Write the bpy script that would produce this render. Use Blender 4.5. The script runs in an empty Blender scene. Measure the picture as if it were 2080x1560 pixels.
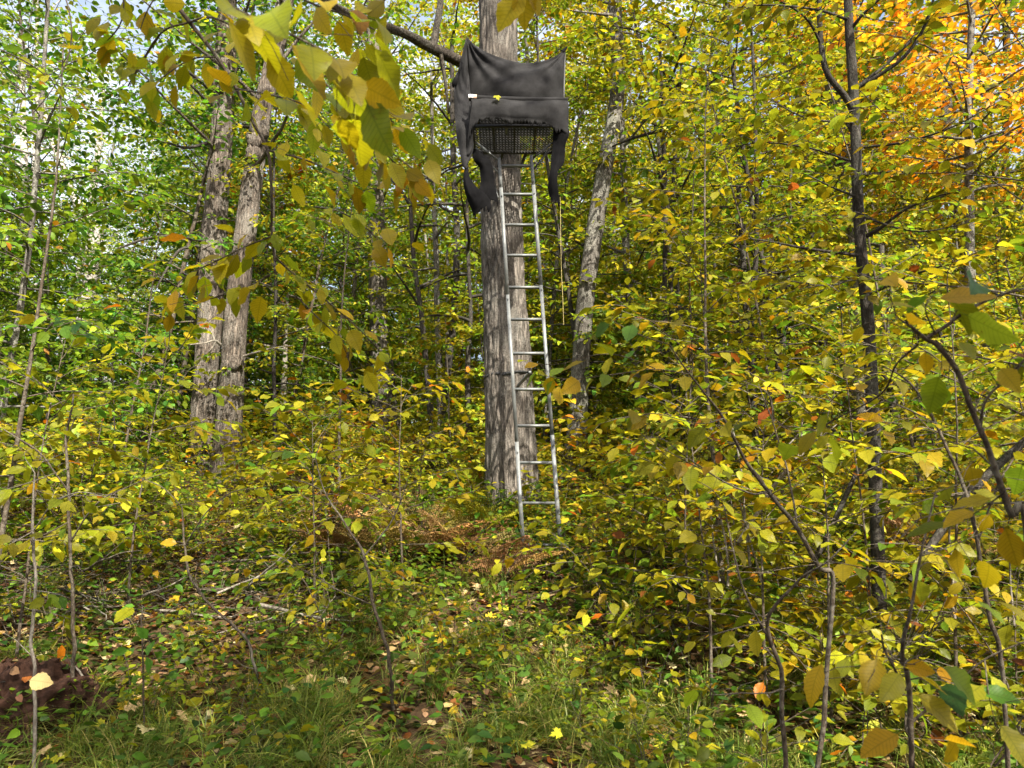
import bpy, math, random, time
import numpy as np
from mathutils import Vector, Matrix, noise

R = math.radians
SC = bpy.context.scene
COL = SC.collection
rng = np.random.default_rng(11)
random.seed(11)

# ------------------------------------------------------------------ camera, sky, sun, exposure
PITCH, FOC, EYE = R(8.5), 1480.0, 1.6          # focal length in pixels of the 2080 px wide photograph
cam_d = bpy.data.cameras.new('camera')
cam_d.sensor_width = 36.0
cam_d.lens = FOC / 2080 * 36
cam_d.clip_start, cam_d.clip_end = 0.05, 600
cam_d.dof.use_dof = True
cam_d.dof.focus_distance = 7.5
cam_d.dof.aperture_fstop = 8.0
cam = bpy.data.objects.new('camera', cam_d)
COL.objects.link(cam)
cam.location = (0, 0, EYE)
cam.rotation_euler = (math.pi / 2 + PITCH, 0, 0)
SC.camera = cam

SUN_EL, SUN_AZ = R(46), R(26)                  # azimuth: from straight behind the camera towards the right
sun_vec = Vector((math.sin(SUN_AZ) * math.cos(SUN_EL), -math.cos(SUN_AZ) * math.cos(SUN_EL), math.sin(SUN_EL)))
world = bpy.data.worlds.new('World')
SC.world = world
world.use_nodes = True
wn, wl = world.node_tree.nodes, world.node_tree.links
wn.clear()
wo, wb, ws = wn.new('ShaderNodeOutputWorld'), wn.new('ShaderNodeBackground'), wn.new('ShaderNodeTexSky')
ws.sky_type = 'NISHITA'
ws.sun_disc = False
ws.sun_elevation = SUN_EL
ws.sun_rotation = math.atan2(sun_vec.x, sun_vec.y)
ws.air_density, ws.dust_density, ws.ozone_density = 1.0, 9.0, 1.0
wb.inputs['Strength'].default_value = 0.125
wt, wx, wr, wm = wn.new('ShaderNodeTexCoord'), wn.new('ShaderNodeTexNoise'), wn.new('ShaderNodeValToRGB'), wn.new('ShaderNodeMix')
wx.inputs['Scale'].default_value, wx.inputs['Detail'].default_value, wx.inputs['Roughness'].default_value = 3.2, 7.0, .6
wr.color_ramp.elements[0].position, wr.color_ramp.elements[1].position = .42, .62
wm.data_type = 'RGBA'
wm.inputs[7].default_value = (3.6, 3.75, 4.0, 1)          # thin bright cloud
wl.new(wt.outputs['Generated'], wx.inputs['Vector'])
wl.new(wx.outputs['Fac'], wr.inputs[0])
wl.new(wr.outputs[0], wm.inputs[0])
wl.new(ws.outputs[0], wm.inputs[6])
wl.new(wm.outputs[2], wb.inputs['Color'])
wl.new(wb.outputs[0], wo.inputs['Surface'])
sun_d = bpy.data.lights.new('sun', 'SUN')
sun_d.energy, sun_d.angle, sun_d.color = 5.0, R(0.53), (1.0, 0.92, 0.78)
sun = bpy.data.objects.new('sun', sun_d)
COL.objects.link(sun)
sun.rotation_euler = sun_vec.to_track_quat('Z', 'Y').to_euler()
sun.location = (8, -14, 18)
SC.view_settings.view_transform = 'Standard'
SC.view_settings.look = 'None'
SC.view_settings.exposure = 1.78
SC.view_settings.gamma = 1.0
SC.view_settings.use_curve_mapping = False
SC.render.engine = 'CYCLES'
SC.cycles.max_bounces = 8
SC.cycles.diffuse_bounces = 4
SC.cycles.transmission_bounces = 5
SC.cycles.glossy_bounces = 2
SC.cycles.use_denoising = True
SC.cycles.denoiser = 'OPENIMAGEDENOISE'
SC.cycles.denoising_input_passes = 'RGB_ALBEDO_NORMAL'

# ------------------------------------------------------------------ pixel <-> place
FWD = np.array((0, math.cos(PITCH), math.sin(PITCH)))
UPV = np.array((0, -math.sin(PITCH), math.cos(PITCH)))
CAMP = np.array((0, 0, EYE))

def ray(px, py):
    return FWD * FOC + np.array((px - 1040.0, 0, 0)) + UPV * (780.0 - py)

def P(px, py, Y):
    """The place seen at photograph pixel (px, py), Y metres ahead of the camera."""
    d = ray(px, py)
    return CAMP + d * (Y / d[1])

def pix(p):
    q = np.asarray(p, float) - CAMP
    f = q @ FWD
    if f < 0.05: return None
    return 1040 + FOC * q[0] / f, 780 - FOC * (q @ UPV) / f

def sst(a, b, x):
    t = np.clip((np.asarray(x, float) - a) / (b - a), 0, 1)
    return t * t * (3 - 2 * t)

def ground_z(x, y):
    x, y = np.asarray(x, float), np.asarray(y, float)
    side = 1 - 0.30 * sst(0.8, 6.0, x) * sst(3, 12, y)
    z = 2.0 * sst(2.3, 12.5, y) * side + 0.012 * np.maximum(y - 12, 0)
    z = z - 0.9 * sst(16, 40, y) * sst(-4, -14, x)
    z = z + 0.05 * np.sin(x * 1.7 + 0.6 * y) * np.cos(y * 1.3) + 0.03 * np.sin(x * 4.1 + 1.0) * np.sin(y * 3.7)
    return z

def gp(px, py):
    d = ray(px, py)
    t0 = 0.3
    for t in np.arange(0.3, 60, 0.02):
        p = CAMP + d * (t / d[1])
        if p[2] < ground_z(p[0], p[1]):
            return p
    return CAMP + d * (60 / d[1])

# ------------------------------------------------------------------ mesh helpers
def tag(o, label=None, cat=None, group=None, kind=None):
    if label: o['label'] = label
    if cat: o['category'] = cat
    if group: o['group'] = group
    if kind: o['kind'] = kind
    return o

def link(name, me, parent=None, loc=None):
    o = bpy.data.objects.new(name, me)
    COL.objects.link(o)
    if parent is not None: o.parent = parent
    if loc is not None: o.location = loc
    return o

def empty(name, loc, label=None, cat=None, group=None):
    o = bpy.data.objects.new(name, None)
    COL.objects.link(o)
    o.location = loc
    o.empty_display_size = 0.1
    return tag(o, label, cat, group)

def mesh_from(name, V, quads=None, tris=None, mat=None, tint=None, uv=None, smooth=True, mats=None, midx=None):
    """One mesh from vertex and face arrays (quads first, then triangles)."""
    V = np.asarray(V, np.float32)
    q = np.asarray(quads if quads is not None else np.zeros((0, 4)), np.int32).reshape(-1, 4)
    t = np.asarray(tris if tris is not None else np.zeros((0, 3)), np.int32).reshape(-1, 3)
    me = bpy.data.meshes.new(name)
    me.vertices.add(len(V))
    me.vertices.foreach_set('co', V.ravel())
    nl = q.size + t.size
    me.loops.add(nl)
    li = np.concatenate([q.ravel(), t.ravel()])
    me.loops.foreach_set('vertex_index', li)
    me.polygons.add(len(q) + len(t))
    st = np.concatenate([np.arange(len(q)) * 4, q.size + np.arange(len(t)) * 3]).astype(np.int32)
    me.polygons.foreach_set('loop_start', st)
    if smooth: me.polygons.foreach_set('use_smooth', np.ones(len(q) + len(t), bool))
    if tint is not None:
        a = me.attributes.new('tint', 'FLOAT_COLOR', 'POINT')
        c = np.ones((len(V), 4), np.float32); c[:, :3] = tint
        a.data.foreach_set('color', c.ravel())
    if uv is not None:
        u = me.uv_layers.new(name='UVMap')
        u.data.foreach_set('uv', np.asarray(uv, np.float32)[li].ravel())
    for m in (mats or ([mat] if mat else [])): me.materials.append(m)
    if midx is not None: me.polygons.foreach_set('material_index', midx)
    me.update(calc_edges=True)
    return me

def resample(pts, n):
    pts = np.asarray(pts, float)
    s = np.concatenate([[0], np.cumsum(np.linalg.norm(np.diff(pts, axis=0), axis=1))])
    u = np.linspace(0, s[-1], n)
    return np.stack([np.interp(u, s, pts[:, i]) for i in range(pts.shape[1])], 1)

def smooth_path(pts, n):
    """Catmull-Rom through the points (any number of columns)."""
    p = np.asarray(pts, float)
    if len(p) == 2: return resample(p, n)
    e = np.concatenate([[2 * p[0] - p[1]], p, [2 * p[-1] - p[-2]]])
    out = []
    for u in np.linspace(0, len(p) - 1 - 1e-9, n):
        i = int(u); t = u - i
        a, b, c, d = e[i], e[i + 1], e[i + 2], e[i + 3]
        out.append(0.5 * (2 * b + (c - a) * t + (2 * a - 5 * b + 4 * c - d) * t * t + (3 * b - a - 3 * c + d) * t ** 3))
    return np.array(out)

def frames(pts):
    T = np.gradient(pts, axis=0)
    T /= np.linalg.norm(T, axis=1, keepdims=True) + 1e-9
    ref = np.where(np.abs(T[:, 2:3]) > 0.85, np.array([[1.0, 0, 0]]), np.array([[0, 0, 1.0]]))
    if np.abs(T[0, 2]) > 0.6: ref[:] = (1.0, 0.02, 0)
    else: ref[:] = (0, 0.02, 1.0)
    A = np.cross(T, ref); A /= np.linalg.norm(A, axis=1, keepdims=True) + 1e-9
    B = np.cross(T, A)
    return T, A, B

class Wood:
    """Collects tapering tubes into one mesh."""
    def __init__(s): s.V, s.Q, s.n = [], [], 0
    def tube(s, pts, rad, k=6, cap=True):
        pts = np.asarray(pts, float); rad = np.broadcast_to(np.asarray(rad, float), (len(pts),))
        T, A, B = frames(pts)
        th = np.arange(k) * 2 * math.pi / k
        ring = A[:, None] * np.cos(th)[None, :, None] + B[:, None] * np.sin(th)[None, :, None]
        v = (pts[:, None] + ring * rad[:, None, None]).reshape(-1, 3)
        m = len(pts)
        i = np.arange(m - 1)[:, None] * k; j = np.arange(k)[None]; j2 = (j + 1) % k
        q = np.stack([i + j, i + j2, i + k + j2, i + k + j], -1).reshape(-1, 4)
        s.V.append(v); s.Q.append(q + s.n); s.n += len(v)
        if cap:
            c = pts[-1] + T[-1] * rad[-1] * 0.8
            s.V.append(c[None]); b = s.n - k
            s.Q.append(np.array([[b + a, b + (a + 1) % k, s.n, s.n] for a in range(k)])); s.n += 1
            s.Q[-1] = np.array([[b + a, b + (a + 1) % k, s.n - 1, b + a] for a in range(0)]).reshape(0, 4).astype(int)
    def box(s, a, b, w, h, up=(0, 0, 1)):
        """A square bar from a to b, w wide, h deep."""
        a, b = np.asarray(a, float), np.asarray(b, float)
        t = b - a; t /= np.linalg.norm(t)
        u = np.asarray(up, float); x = np.cross(t, u); x /= np.linalg.norm(x); y = np.cross(x, t)
        c = [(-1, -1), (1, -1), (1, 1), (-1, 1)]
        v = [p + x * cx * w / 2 + y * cy * h / 2 for p in (a, b) for cx, cy in c]
        q = [(0, 1, 2, 3), (7, 6, 5, 4), (0, 4, 5, 1), (1, 5, 6, 2), (2, 6, 7, 3), (3, 7, 4, 0)]
        s.V.append(np.array(v)); s.Q.append(np.array(q) + s.n); s.n += 8
    def mesh(s, name, mat, origin=(0, 0, 0), smooth=True):
        if not s.V: return None
        return mesh_from(name, np.concatenate(s.V) - np.asarray(origin), np.concatenate(s.Q), mat=mat, smooth=smooth)

# leaf outlines: x across, y from stalk to tip, triangles; the blade folds along its midrib and droops to the tip
def leaf_template(kind):
    if kind == 'far':
        xy = np.array([(0, 0), (-.33, .42), (.33, .42), (0, 1)]); tri = [(0, 2, 3), (0, 3, 1)]
    elif kind == 'mid':
        xy = np.array([(0, 0), (-.27, .26), (.27, .26), (-.27, .62), (.27, .62), (0, 1), (0, .26), (0, .62)])
        tri = [(0, 6, 1), (6, 7, 3), (6, 3, 1), (7, 5, 3), (0, 2, 6), (6, 2, 4), (6, 4, 7), (7, 4, 5)]
    elif kind == 'near':
        st = [.06, .14, .23, .32, .41, .5, .59, .68, .77, .86, .94]; wd = [.085, .165, .235, .28, .30, .298, .275, .235, .18, .115, .055]
        xy = [(0, 0), (0, 1)]; tri = []
        for i, (y, w) in enumerate(zip(st, wd)):
            e = 0.014 * (-1) ** i
            xy += [(-w - e, y - .01), (0, y), (w - e, y + .02)]
        n = len(st); g = lambda i, c: 2 + 3 * i + c
        tri += [(0, g(0, 1), g(0, 0)), (0, g(0, 2), g(0, 1)), (1, g(n - 1, 0), g(n - 1, 1)), (1, g(n - 1, 1), g(n - 1, 2))]
        for i in range(n - 1):
            for c in (0, 1):
                tri += [(g(i, c), g(i, c + 1), g(i + 1, c + 1)), (g(i, c), g(i + 1, c + 1), g(i + 1, c))]
        xy = np.array(xy)
    elif kind == 'maple':
        out = [(0, 0), (-.13, .02), (-.36, .0), (-.33, .16), (-.55, .32), (-.42, .38), (-.5, .62), (-.34, .55), (-.19, .5), (-.25, .78), (-.11, .74), (0, 1)]
        out = out + [(-x, y * 0.98) for x, y in out[1:-1][::-1]]
        xy = np.array([(0, .3)] + out); n = len(out)
        tri = [(0, 1 + (i + 1) % n, 1 + i) for i in range(n)]
    elif kind == 'oak':
        out = [(0, 0), (-.07, .12), (-.2, .17), (-.1, .28), (-.33, .42), (-.13, .48), (-.38, .68), (-.15, .7), (-.2, .92), (0, 1)]
        out = out + [(-x, y * .97 + .02) for x, y in out[1:-1][::-1]]
        xy = np.array([(0, .45)] + out); n = len(out)
        tri = [(0, 1 + (i + 1) % n, 1 + i) for i in range(n)]
    return xy.astype(float), np.array(tri)
TPL = {k: leaf_template(k) for k in ('far', 'mid', 'near', 'maple', 'oak')}

def nrmz(a): return a / (np.linalg.norm(a, axis=-1, keepdims=True) + 1e-9)

class Leaves:
    """A list of leaf places: pos, direction, normal, size, colour."""
    def __init__(s): s.p, s.d, s.n, s.s, s.c = [], [], [], [], []
    def add(s, p, d, n, size, c):
        s.p.append(np.atleast_2d(p)); s.d.append(np.atleast_2d(d)); s.n.append(np.atleast_2d(n))
        m = len(s.p[-1]); s.s.append(np.broadcast_to(size, (m,))); s.c.append(np.broadcast_to(c, (m, 3)))
    def arr(s): return tuple(np.concatenate(a) for a in (s.p, s.d, s.n, s.s, s.c))
    def count(s): return sum(len(a) for a in s.p)

def leaf_axes(d, n):
    d = nrmz(d); x = nrmz(np.cross(d, n)); n = np.cross(x, d)
    return x, d, n

def leaf_mesh(name, arrs, kind, mat, r, width=1.0):
    p, d, n, s, c = arrs
    xy, tri = TPL[kind]
    x, d, n = leaf_axes(d, n)
    M, K = len(p), len(xy)
    fold = r.uniform(-.1, .55, M)[:, None]; droop = r.normal(.12, .18, M)[:, None]; curl = r.normal(0, .12, M)[:, None]
    z = fold * np.abs(xy[:, 0])[None] - droop * (xy[:, 1] ** 2)[None] + curl * (xy[:, 0] * xy[:, 1])[None]
    w = width * r.uniform(.82, 1.15, M)[:, None, None]
    V = p[:, None] + s[:, None, None] * (x[:, None] * xy[None, :, :1] * w + d[:, None] * xy[None, :, 1:2] + n[:, None] * z[:, :, None])
    T = (tri[None] + (np.arange(M) * K)[:, None, None]).reshape(-1, 3)
    uv = np.broadcast_to(xy[None], (M, K, 2)).reshape(-1, 2)
    return mesh_from(name, V.reshape(-1, 3), tris=T, mat=mat, tint=np.repeat(c, K, 0), uv=uv)

def single_leaf_meshes(kind, mat, r, nvar, stalk=True):
    out = []
    xy, tri = TPL[kind]
    for i in range(nvar):
        fold, droop, curl, wob = r.uniform(0, .4), r.normal(.15, .14), r.normal(0, .15), r.uniform(0, .06)
        z = fold * np.abs(xy[:, 0]) - droop * xy[:, 1] ** 2 + curl * xy[:, 0] * xy[:, 1] + wob * np.sin(xy[:, 1] * 14 + i) * np.abs(xy[:, 0]) * 2
        w = r.uniform(.88, 1.15)
        V = np.stack([xy[:, 0] * w, xy[:, 1], z], 1); T = tri; uv = xy
        if stalk:
            k = len(V)
            V = np.concatenate([V, [(-.012, .02, 0), (.012, .02, 0), (0, -.2, .03), (0, 0, -.015)]])
            T = np.concatenate([tri, [(k, k + 1, k + 2), (k, k + 2, k + 3), (k + 1, k + 3, k + 2)]])
            uv = np.concatenate([xy, np.zeros((4, 2))])
        out.append(mesh_from('leaf', V, tris=T, mat=mat, tint=np.ones((len(V), 3)), uv=uv))
    return out

# ------------------------------------------------------------------ materials
def new_mat(name):
    m = bpy.data.materials.new(name); m.use_nodes = True
    nt = m.node_tree; nt.nodes.clear()
    return m, nt.nodes, nt.links

def N(nodes, t, **kw):
    n = nodes.new(t)
    for k, v in kw.items():
        if k.startswith('i_'): n.inputs[k[2:].replace('_', ' ')].default_value = v
        else: setattr(n, k, v)
    return n

def mth(nodes, links, op, a, b=None, c=None):
    n = nodes.new('ShaderNodeMath'); n.operation = op
    for i, v in enumerate((a, b, c)):
        if v is None: continue
        if hasattr(v, 'is_linked') or isinstance(v, bpy.types.NodeSocket): links.new(v, n.inputs[i])
        else: n.inputs[i].default_value = v
    return n.outputs[0]

def ramp(nodes, links, fac, stops):
    n = nodes.new('ShaderNodeValToRGB')
    e = n.color_ramp.elements
    while len(e) < len(stops): e.new(0.5)
    for el, (p, c) in zip(e, stops): el.position, el.color = p, (*c, 1)
    links.new(fac, n.inputs[0])
    return n.outputs[0]

def mixc(nodes, links, fac, a, b, mode='MIX'):
    n = nodes.new('ShaderNodeMix'); n.data_type = 'RGBA'; n.blend_type = mode
    for s, v in ((n.inputs[0], fac), (n.inputs[6], a), (n.inputs[7], b)):
        if isinstance(v, bpy.types.NodeSocket): links.new(v, s)
        elif isinstance(v, tuple): s.default_value = (*v, 1)
        else: s.default_value = v
    return n.outputs[2]

def leaf_material(name, trans=0.42, spots=0.5, veins=True, rough=0.42, grain=38.0):
    m, n, l = new_mat(name)
    at = N(n, 'ShaderNodeAttribute', attribute_name='tint')
    oi = n.new('ShaderNodeObjectInfo')
    base = mixc(n, l, 1.0, at.outputs['Color'], oi.outputs['Color'], 'MULTIPLY')
    tc = n.new('ShaderNodeTexCoord')
    # blotches and insect spots, tied to the plant
    nz = N(n, 'ShaderNodeTexNoise', i_Scale=grain, i_Detail=3.0)
    l.new(tc.outputs['Object'], nz.inputs['Vector'])
    if spots:
        sv = nz.outputs['Fac']
        sp = N(n, 'ShaderNodeTexNoise', i_Scale=7.5, i_Detail=5.0, i_Roughness=.68)
        um = N(n, 'ShaderNodeVectorMath', operation='MULTIPLY_ADD')
        l.new(tc.outputs['UV'], um.inputs[0])
        um.inputs[1].default_value = (1.6, 1.0, 1.0)
        cb = n.new('ShaderNodeCombineXYZ'); l.new(mth(n, l, 'MULTIPLY', oi.outputs['Random'], 97.0), cb.inputs[2]); l.new(mth(n, l, 'MULTIPLY', oi.outputs['Random'], 31.0), cb.inputs[0])
        l.new(cb.outputs[0], um.inputs[2]); l.new(um.outputs[0], sp.inputs['Vector'])
        f = ramp(n, l, sp.outputs['Fac'], [(.60, (0, 0, 0)), (.70, (1, 1, 1))])
        f = mth(n, l, 'MULTIPLY', f, spots)
        base = mixc(n, l, f, base, (.11, .035, .008))
    if veins:
        sx = n.new('ShaderNodeSeparateXYZ'); l.new(tc.outputs['UV'], sx.inputs[0])
        ax = mth(n, l, 'ABSOLUTE', sx.outputs[0])
        ph = mth(n, l, 'FRACT', mth(n, l, 'SUBTRACT', mth(n, l, 'MULTIPLY', sx.outputs[1], 11.0), mth(n, l, 'MULTIPLY', ax, 7.0)))
        v1 = mth(n, l, 'LESS_THAN', mth(n, l, 'ABSOLUTE', mth(n, l, 'SUBTRACT', ph, .5)), .09)
        v2 = mth(n, l, 'LESS_THAN', ax, .016)
        vv = mth(n, l, 'MAXIMUM', v1, v2)
        base = mixc(n, l, mth(n, l, 'MULTIPLY', vv, .6), base, mixc(n, l, 1.0, base, (.55, .62, .5), 'MULTIPLY'))
    var = mixc(n, l, nz.outputs['Fac'], (.82, .84, .8), (1.18, 1.16, 1.2))
    base = mixc(n, l, 1.0, base, var, 'MULTIPLY')
    pb = N(n, 'ShaderNodeBsdfPrincipled', i_Roughness=rough)
    pb.inputs['Specular IOR Level'].default_value = .22
    l.new(base, pb.inputs['Base Color'])
    tr = n.new('ShaderNodeBsdfTranslucent')
    l.new(mixc(n, l, 1.0, base, (1.25, 1.2, .75), 'MULTIPLY'), tr.inputs['Color'])
    mx = n.new('ShaderNodeMixShader'); mx.inputs[0].default_value = trans
    l.new(pb.outputs[0], mx.inputs[1]); l.new(tr.outputs[0], mx.inputs[2])
    if veins:
        bp = N(n, 'ShaderNodeBump', i_Strength=.35, i_Distance=.004); l.new(vv, bp.inputs['Height']); l.new(bp.outputs[0], pb.inputs['Normal'])
    o = n.new('ShaderNodeOutputMaterial'); l.new(mx.outputs[0], o.inputs['Surface'])
    return m

def bark_material(name, dark, light, lichen, lich_amt=.5, sx=9.0, sz=1.6, bump=.9, fine=60.0, horiz=False):
    m, n, l = new_mat(name)
    tc = n.new('ShaderNodeTexCoord')
    mp = n.new('ShaderNodeMapping'); mp.inputs['Scale'].default_value = (sx, sx, sz) if not horiz else (sz, sz, sx)
    l.new(tc.outputs['Object'], mp.inputs['Vector'])
    a = N(n, 'ShaderNodeTexNoise', i_Scale=2.6, i_Detail=6.0, i_Roughness=.62); l.new(mp.outputs[0], a.inputs['Vector'])
    v = N(n, 'ShaderNodeTexVoronoi', feature='DISTANCE_TO_EDGE', i_Scale=2.2)
    wv = N(n, 'ShaderNodeVectorMath', operation='MULTIPLY_ADD'); l.new(a.outputs['Color'], wv.inputs[0]); wv.inputs[1].default_value = (.9, .9, .9); l.new(mp.outputs[0], wv.inputs[2])
    l.new(wv.outputs[0], v.inputs['Vector'])
    ridge = mth(n, l, 'MULTIPLY', mth(n, l, 'MINIMUM', v.outputs['Distance'], .3), 3.3)
    f = mth(n, l, 'ADD', mth(n, l, 'MULTIPLY', ridge, .45), mth(n, l, 'MULTIPLY', a.outputs['Fac'], .75))
    c = ramp(n, l, f, [(.25, dark), (.85, light)])
    g = N(n, 'ShaderNodeTexNoise', i_Scale=fine, i_Detail=4.0, i_Roughness=.7); l.new(tc.outputs['Object'], g.inputs['Vector'])
    h = N(n, 'ShaderNodeTexNoise', i_Scale=2.3, i_Detail=5.0, i_Roughness=.6); l.new(tc.outputs['Object'], h.inputs['Vector'])
    lf = mth(n, l, 'MULTIPLY', ramp(n, l, mth(n, l, 'ADD', mth(n, l, 'MULTIPLY', g.outputs['Fac'], .6), mth(n, l, 'MULTIPLY', h.outputs['Fac'], .55)), [(.56, (0, 0, 0)), (.66, (1, 1, 1))]), lich_amt)
    c = mixc(n, l, lf, c, lichen)
    c = mixc(n, l, 1.0, c, mixc(n, l, g.outputs['Fac'], (.6, .6, .6), (1.4, 1.38, 1.36)), 'MULTIPLY')
    pb = N(n, 'ShaderNodeBsdfPrincipled', i_Roughness=.9); pb.inputs['Specular IOR Level'].default_value = .2
    l.new(c, pb.inputs['Base Color'])
    bp = N(n, 'ShaderNodeBump', i_Strength=bump, i_Distance=.02)
    l.new(mth(n, l, 'ADD', f, mth(n, l, 'MULTIPLY', g.outputs['Fac'], .35)), bp.inputs['Height']); l.new(bp.outputs[0], pb.inputs['Normal'])
    o = n.new('ShaderNodeOutputMaterial'); l.new(pb.outputs[0], o.inputs['Surface'])
    return m

def plain_material(name, c1, c2, scale=20, rough=.7, metal=0.0, bump=.2, spec=.4, weave=0.0, detail=4.0, rust=0.0):
    m, n, l = new_mat(name)
    tc = n.new('ShaderNodeTexCoord')
    a = N(n, 'ShaderNodeTexNoise', i_Scale=float(scale), i_Detail=detail, i_Roughness=.65); l.new(tc.outputs['Object'], a.inputs['Vector'])
    c = ramp(n, l, a.outputs['Fac'], [(.3, c1), (.7, c2)])
    if rust:
        ru = N(n, 'ShaderNodeTexNoise', i_Scale=31.0, i_Detail=5.0, i_Roughness=.7); l.new(tc.outputs['Object'], ru.inputs['Vector'])
        c = mixc(n, l, mth(n, l, 'MULTIPLY', ramp(n, l, ru.outputs['Fac'], [(.58, (0, 0, 0)), (.68, (1, 1, 1))]), rust), c, (.075, .036, .02))
    pb = N(n, 'ShaderNodeBsdfPrincipled', i_Roughness=rough, i_Metallic=metal); pb.inputs['Specular IOR Level'].default_value = spec
    l.new(c, pb.inputs['Base Color'])
    hgt = a.outputs['Fac']
    if weave:
        w1 = N(n, 'ShaderNodeTexWave', i_Scale=weave); l.new(tc.outputs['Object'], w1.inputs['Vector'])
        hgt = mth(n, l, 'ADD', hgt, mth(n, l, 'MULTIPLY', w1.outputs['Fac'], .3))
    bp = N(n, 'ShaderNodeBump', i_Strength=bump, i_Distance=.01); l.new(hgt, bp.inputs['Height']); l.new(bp.outputs[0], pb.inputs['Normal'])
    o = n.new('ShaderNodeOutputMaterial'); l.new(pb.outputs[0], o.inputs['Surface'])
    return m

M_LEAF = leaf_material('autumn_leaf', trans=.56, spots=.5, grain=5.0)
M_MASS = leaf_material('foliage_leaf', trans=.45, spots=0, veins=False, rough=.48)
M_DRY = leaf_material('dry_leaf', trans=.12, spots=.3, rough=.7, grain=7.0)
M_GRASS = leaf_material('grass_blade', trans=.4, spots=0, veins=False, rough=.4)
M_OAK = bark_material('oak_bark', (.014, .0115, .0095), (.175, .155, .135), (.21, .21, .19), .38, 11, 1.3, 1.0)
M_LIMB = bark_material('limb_bark', (.016, .013, .010), (.075, .062, .05), (.16, .16, .13), .4, 11, 3, .9)
M_TWIN = bark_material('rough_bark', (.014, .011, .009), (.155, .127, .104), (.33, .33, .3), .3, 12, 1.6, 1.0)
M_GREY = bark_material('grey_bark', (.035, .03, .026), (.12, .112, .10), (.28, .29, .25), .45, 8, 2.5, .7)
M_BIRCH = bark_material('birch_bark', (.16, .145, .13), (.45, .43, .40), (.10, .095, .09), .55, 9, 1.5, .3, horiz=True)
M_DARK = bark_material('dark_bark', (.014, .012, .011), (.05, .043, .038), (.10, .11, .09), .3, 12, 4, .6)
M_TWIG = bark_material('twig_bark', (.03, .022, .016), (.10, .08, .06), (.24, .25, .21), .25, 14, 5, .4)
M_PALE = bark_material('pale_twig', (.10, .085, .07), (.24, .215, .185), (.3, .32, .27), .3, 14, 5, .3)
M_STEEL = plain_material('painted_steel', (.10, .11, .112), (.17, .18, .18), 14, .5, .25, .1, .4, rust=.8)
M_BLACK = plain_material('black_steel', (.008, .008, .008), (.02, .02, .02), 15, .5, 0, .1, .4)
M_CLOTH = plain_material('black_cloth', (.008, .008, .0085), (.024, .024, .0255), 7, .88, 0, .3, .12, weave=160)
M_DCLOTH = plain_material('torn_black_cloth', (.002, .002, .0023), (.006, .006, .007), 14, .92, 0, .3, .08, weave=120)
M_STRAP = plain_material('strap_webbing', (.010, .010, .011), (.03, .03, .03), 60, .8)
M_WHITE = plain_material('worn_foam', (.55, .55, .56), (.78, .78, .8), 30, .7)
M_FOAM = plain_material('worn_padding', (.45, .27, .19), (.6, .4, .3), 40, .9)
M_EARTH = plain_material('red_earth', (.012, .0065, .0045), (.062, .031, .021), 18, .95, 0, 1.0, .15, detail=9.0)
M_CORD = plain_material('tan_cord', (.42, .34, .14), (.55, .46, .2), 80, .8)

# palettes, linear colours
GREEN, DEEP, LIME, YGREEN, YELL, GOLD, ORNG, RUST, BROWN, TAN, RED, PALE = (
    (.075, .165, .018), (.035, .095, .018), (.17, .27, .02), (.26, .28, .016), (.40, .385, .022), (.45, .30, .015), (.54, .17, .012),
    (.24, .085, .02), (.13, .065, .028), (.44, .31, .16), (.45, .06, .03), (.55, .47, .25))
PAL = {
    'green': [(GREEN, 5), (DEEP, 2), (LIME, 3), (YGREEN, 1)],
    'lime': [(LIME, 5), (GREEN, 3), (YGREEN, 4), (YELL, 1)],
    'ygreen': [(YGREEN, 6), (LIME, 4), (GREEN, 1.0), (YELL, 2.0), (GOLD, .15)],
    'yellow': [(YELL, 4), (YGREEN, 6), (LIME, 1.5), (GOLD, .6), (ORNG, .06)],
    'gold': [(GOLD, 4), (YELL, 4), (YGREEN, 1.5), (ORNG, 1)],
    'orange': [((.78, .34, .02), 5), ((.74, .46, .025), 5), (YELL, 1.5), (ORNG, .4)],
    'olive': [((.19, .20, .012), 5), (YGREEN, 3), ((.32, .25, .012), 3), (LIME, 1), (GOLD, .7), (RUST, .25)],
    'oliveg': [((.32, .30, .012), 5), (YGREEN, 4), (YELL, 2), (GOLD, 1.4), (ORNG, .25), (RUST, .35)],
    'litter': [(TAN, 3), (BROWN, 6), (PALE, 1.2), (RUST, 2.2), (YELL, 1.3), (GOLD, 1.2), ((.30, .19, .10), 4)],
    'forb': [(GREEN, 5), ((.11, .20, .03), 4), (LIME, 2), (YGREEN, 1), (DEEP, 2)],
    'fern': [((.40, .23, .10), 4), ((.50, .32, .15), 3), ((.38, .29, .08), 3)],
}
ALBEDO = np.array((.76, .73, .66))
def colours(n, pal, r, jit=.24):
    cs, ws = zip(*PAL[pal]); ws = np.array(ws, float); ws /= ws.sum()
    c = np.array(cs)[r.choice(len(cs), n, p=ws)] * ALBEDO
    return np.clip(c * r.lognormal(0, jit, n)[:, None] * (1 + r.normal(0, .08, (n, 3))), .004, .8)

# ------------------------------------------------------------------ plant generator
def rot_z(v, a):
    c, s = math.cos(a), math.sin(a)
    return np.array((v[0] * c - v[1] * s, v[0] * s + v[1] * c, v[2]))

def branch_path(p0, az, el, L, r, n=7, bend=-.5, wob=.10):
    """A limb that starts at elevation el and bends by `bend` radians along its length."""
    pts = [np.asarray(p0, float)]
    a, e = az, el
    for i in range(n - 1):
        a += r.normal(0, wob); e += bend / (n - 1) + r.normal(0, wob * .7)
        pts.append(pts[-1] + L / (n - 1) * np.array((math.cos(e) * math.cos(a), math.cos(e) * math.sin(a), math.sin(e))))
    return np.array(pts)

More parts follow.
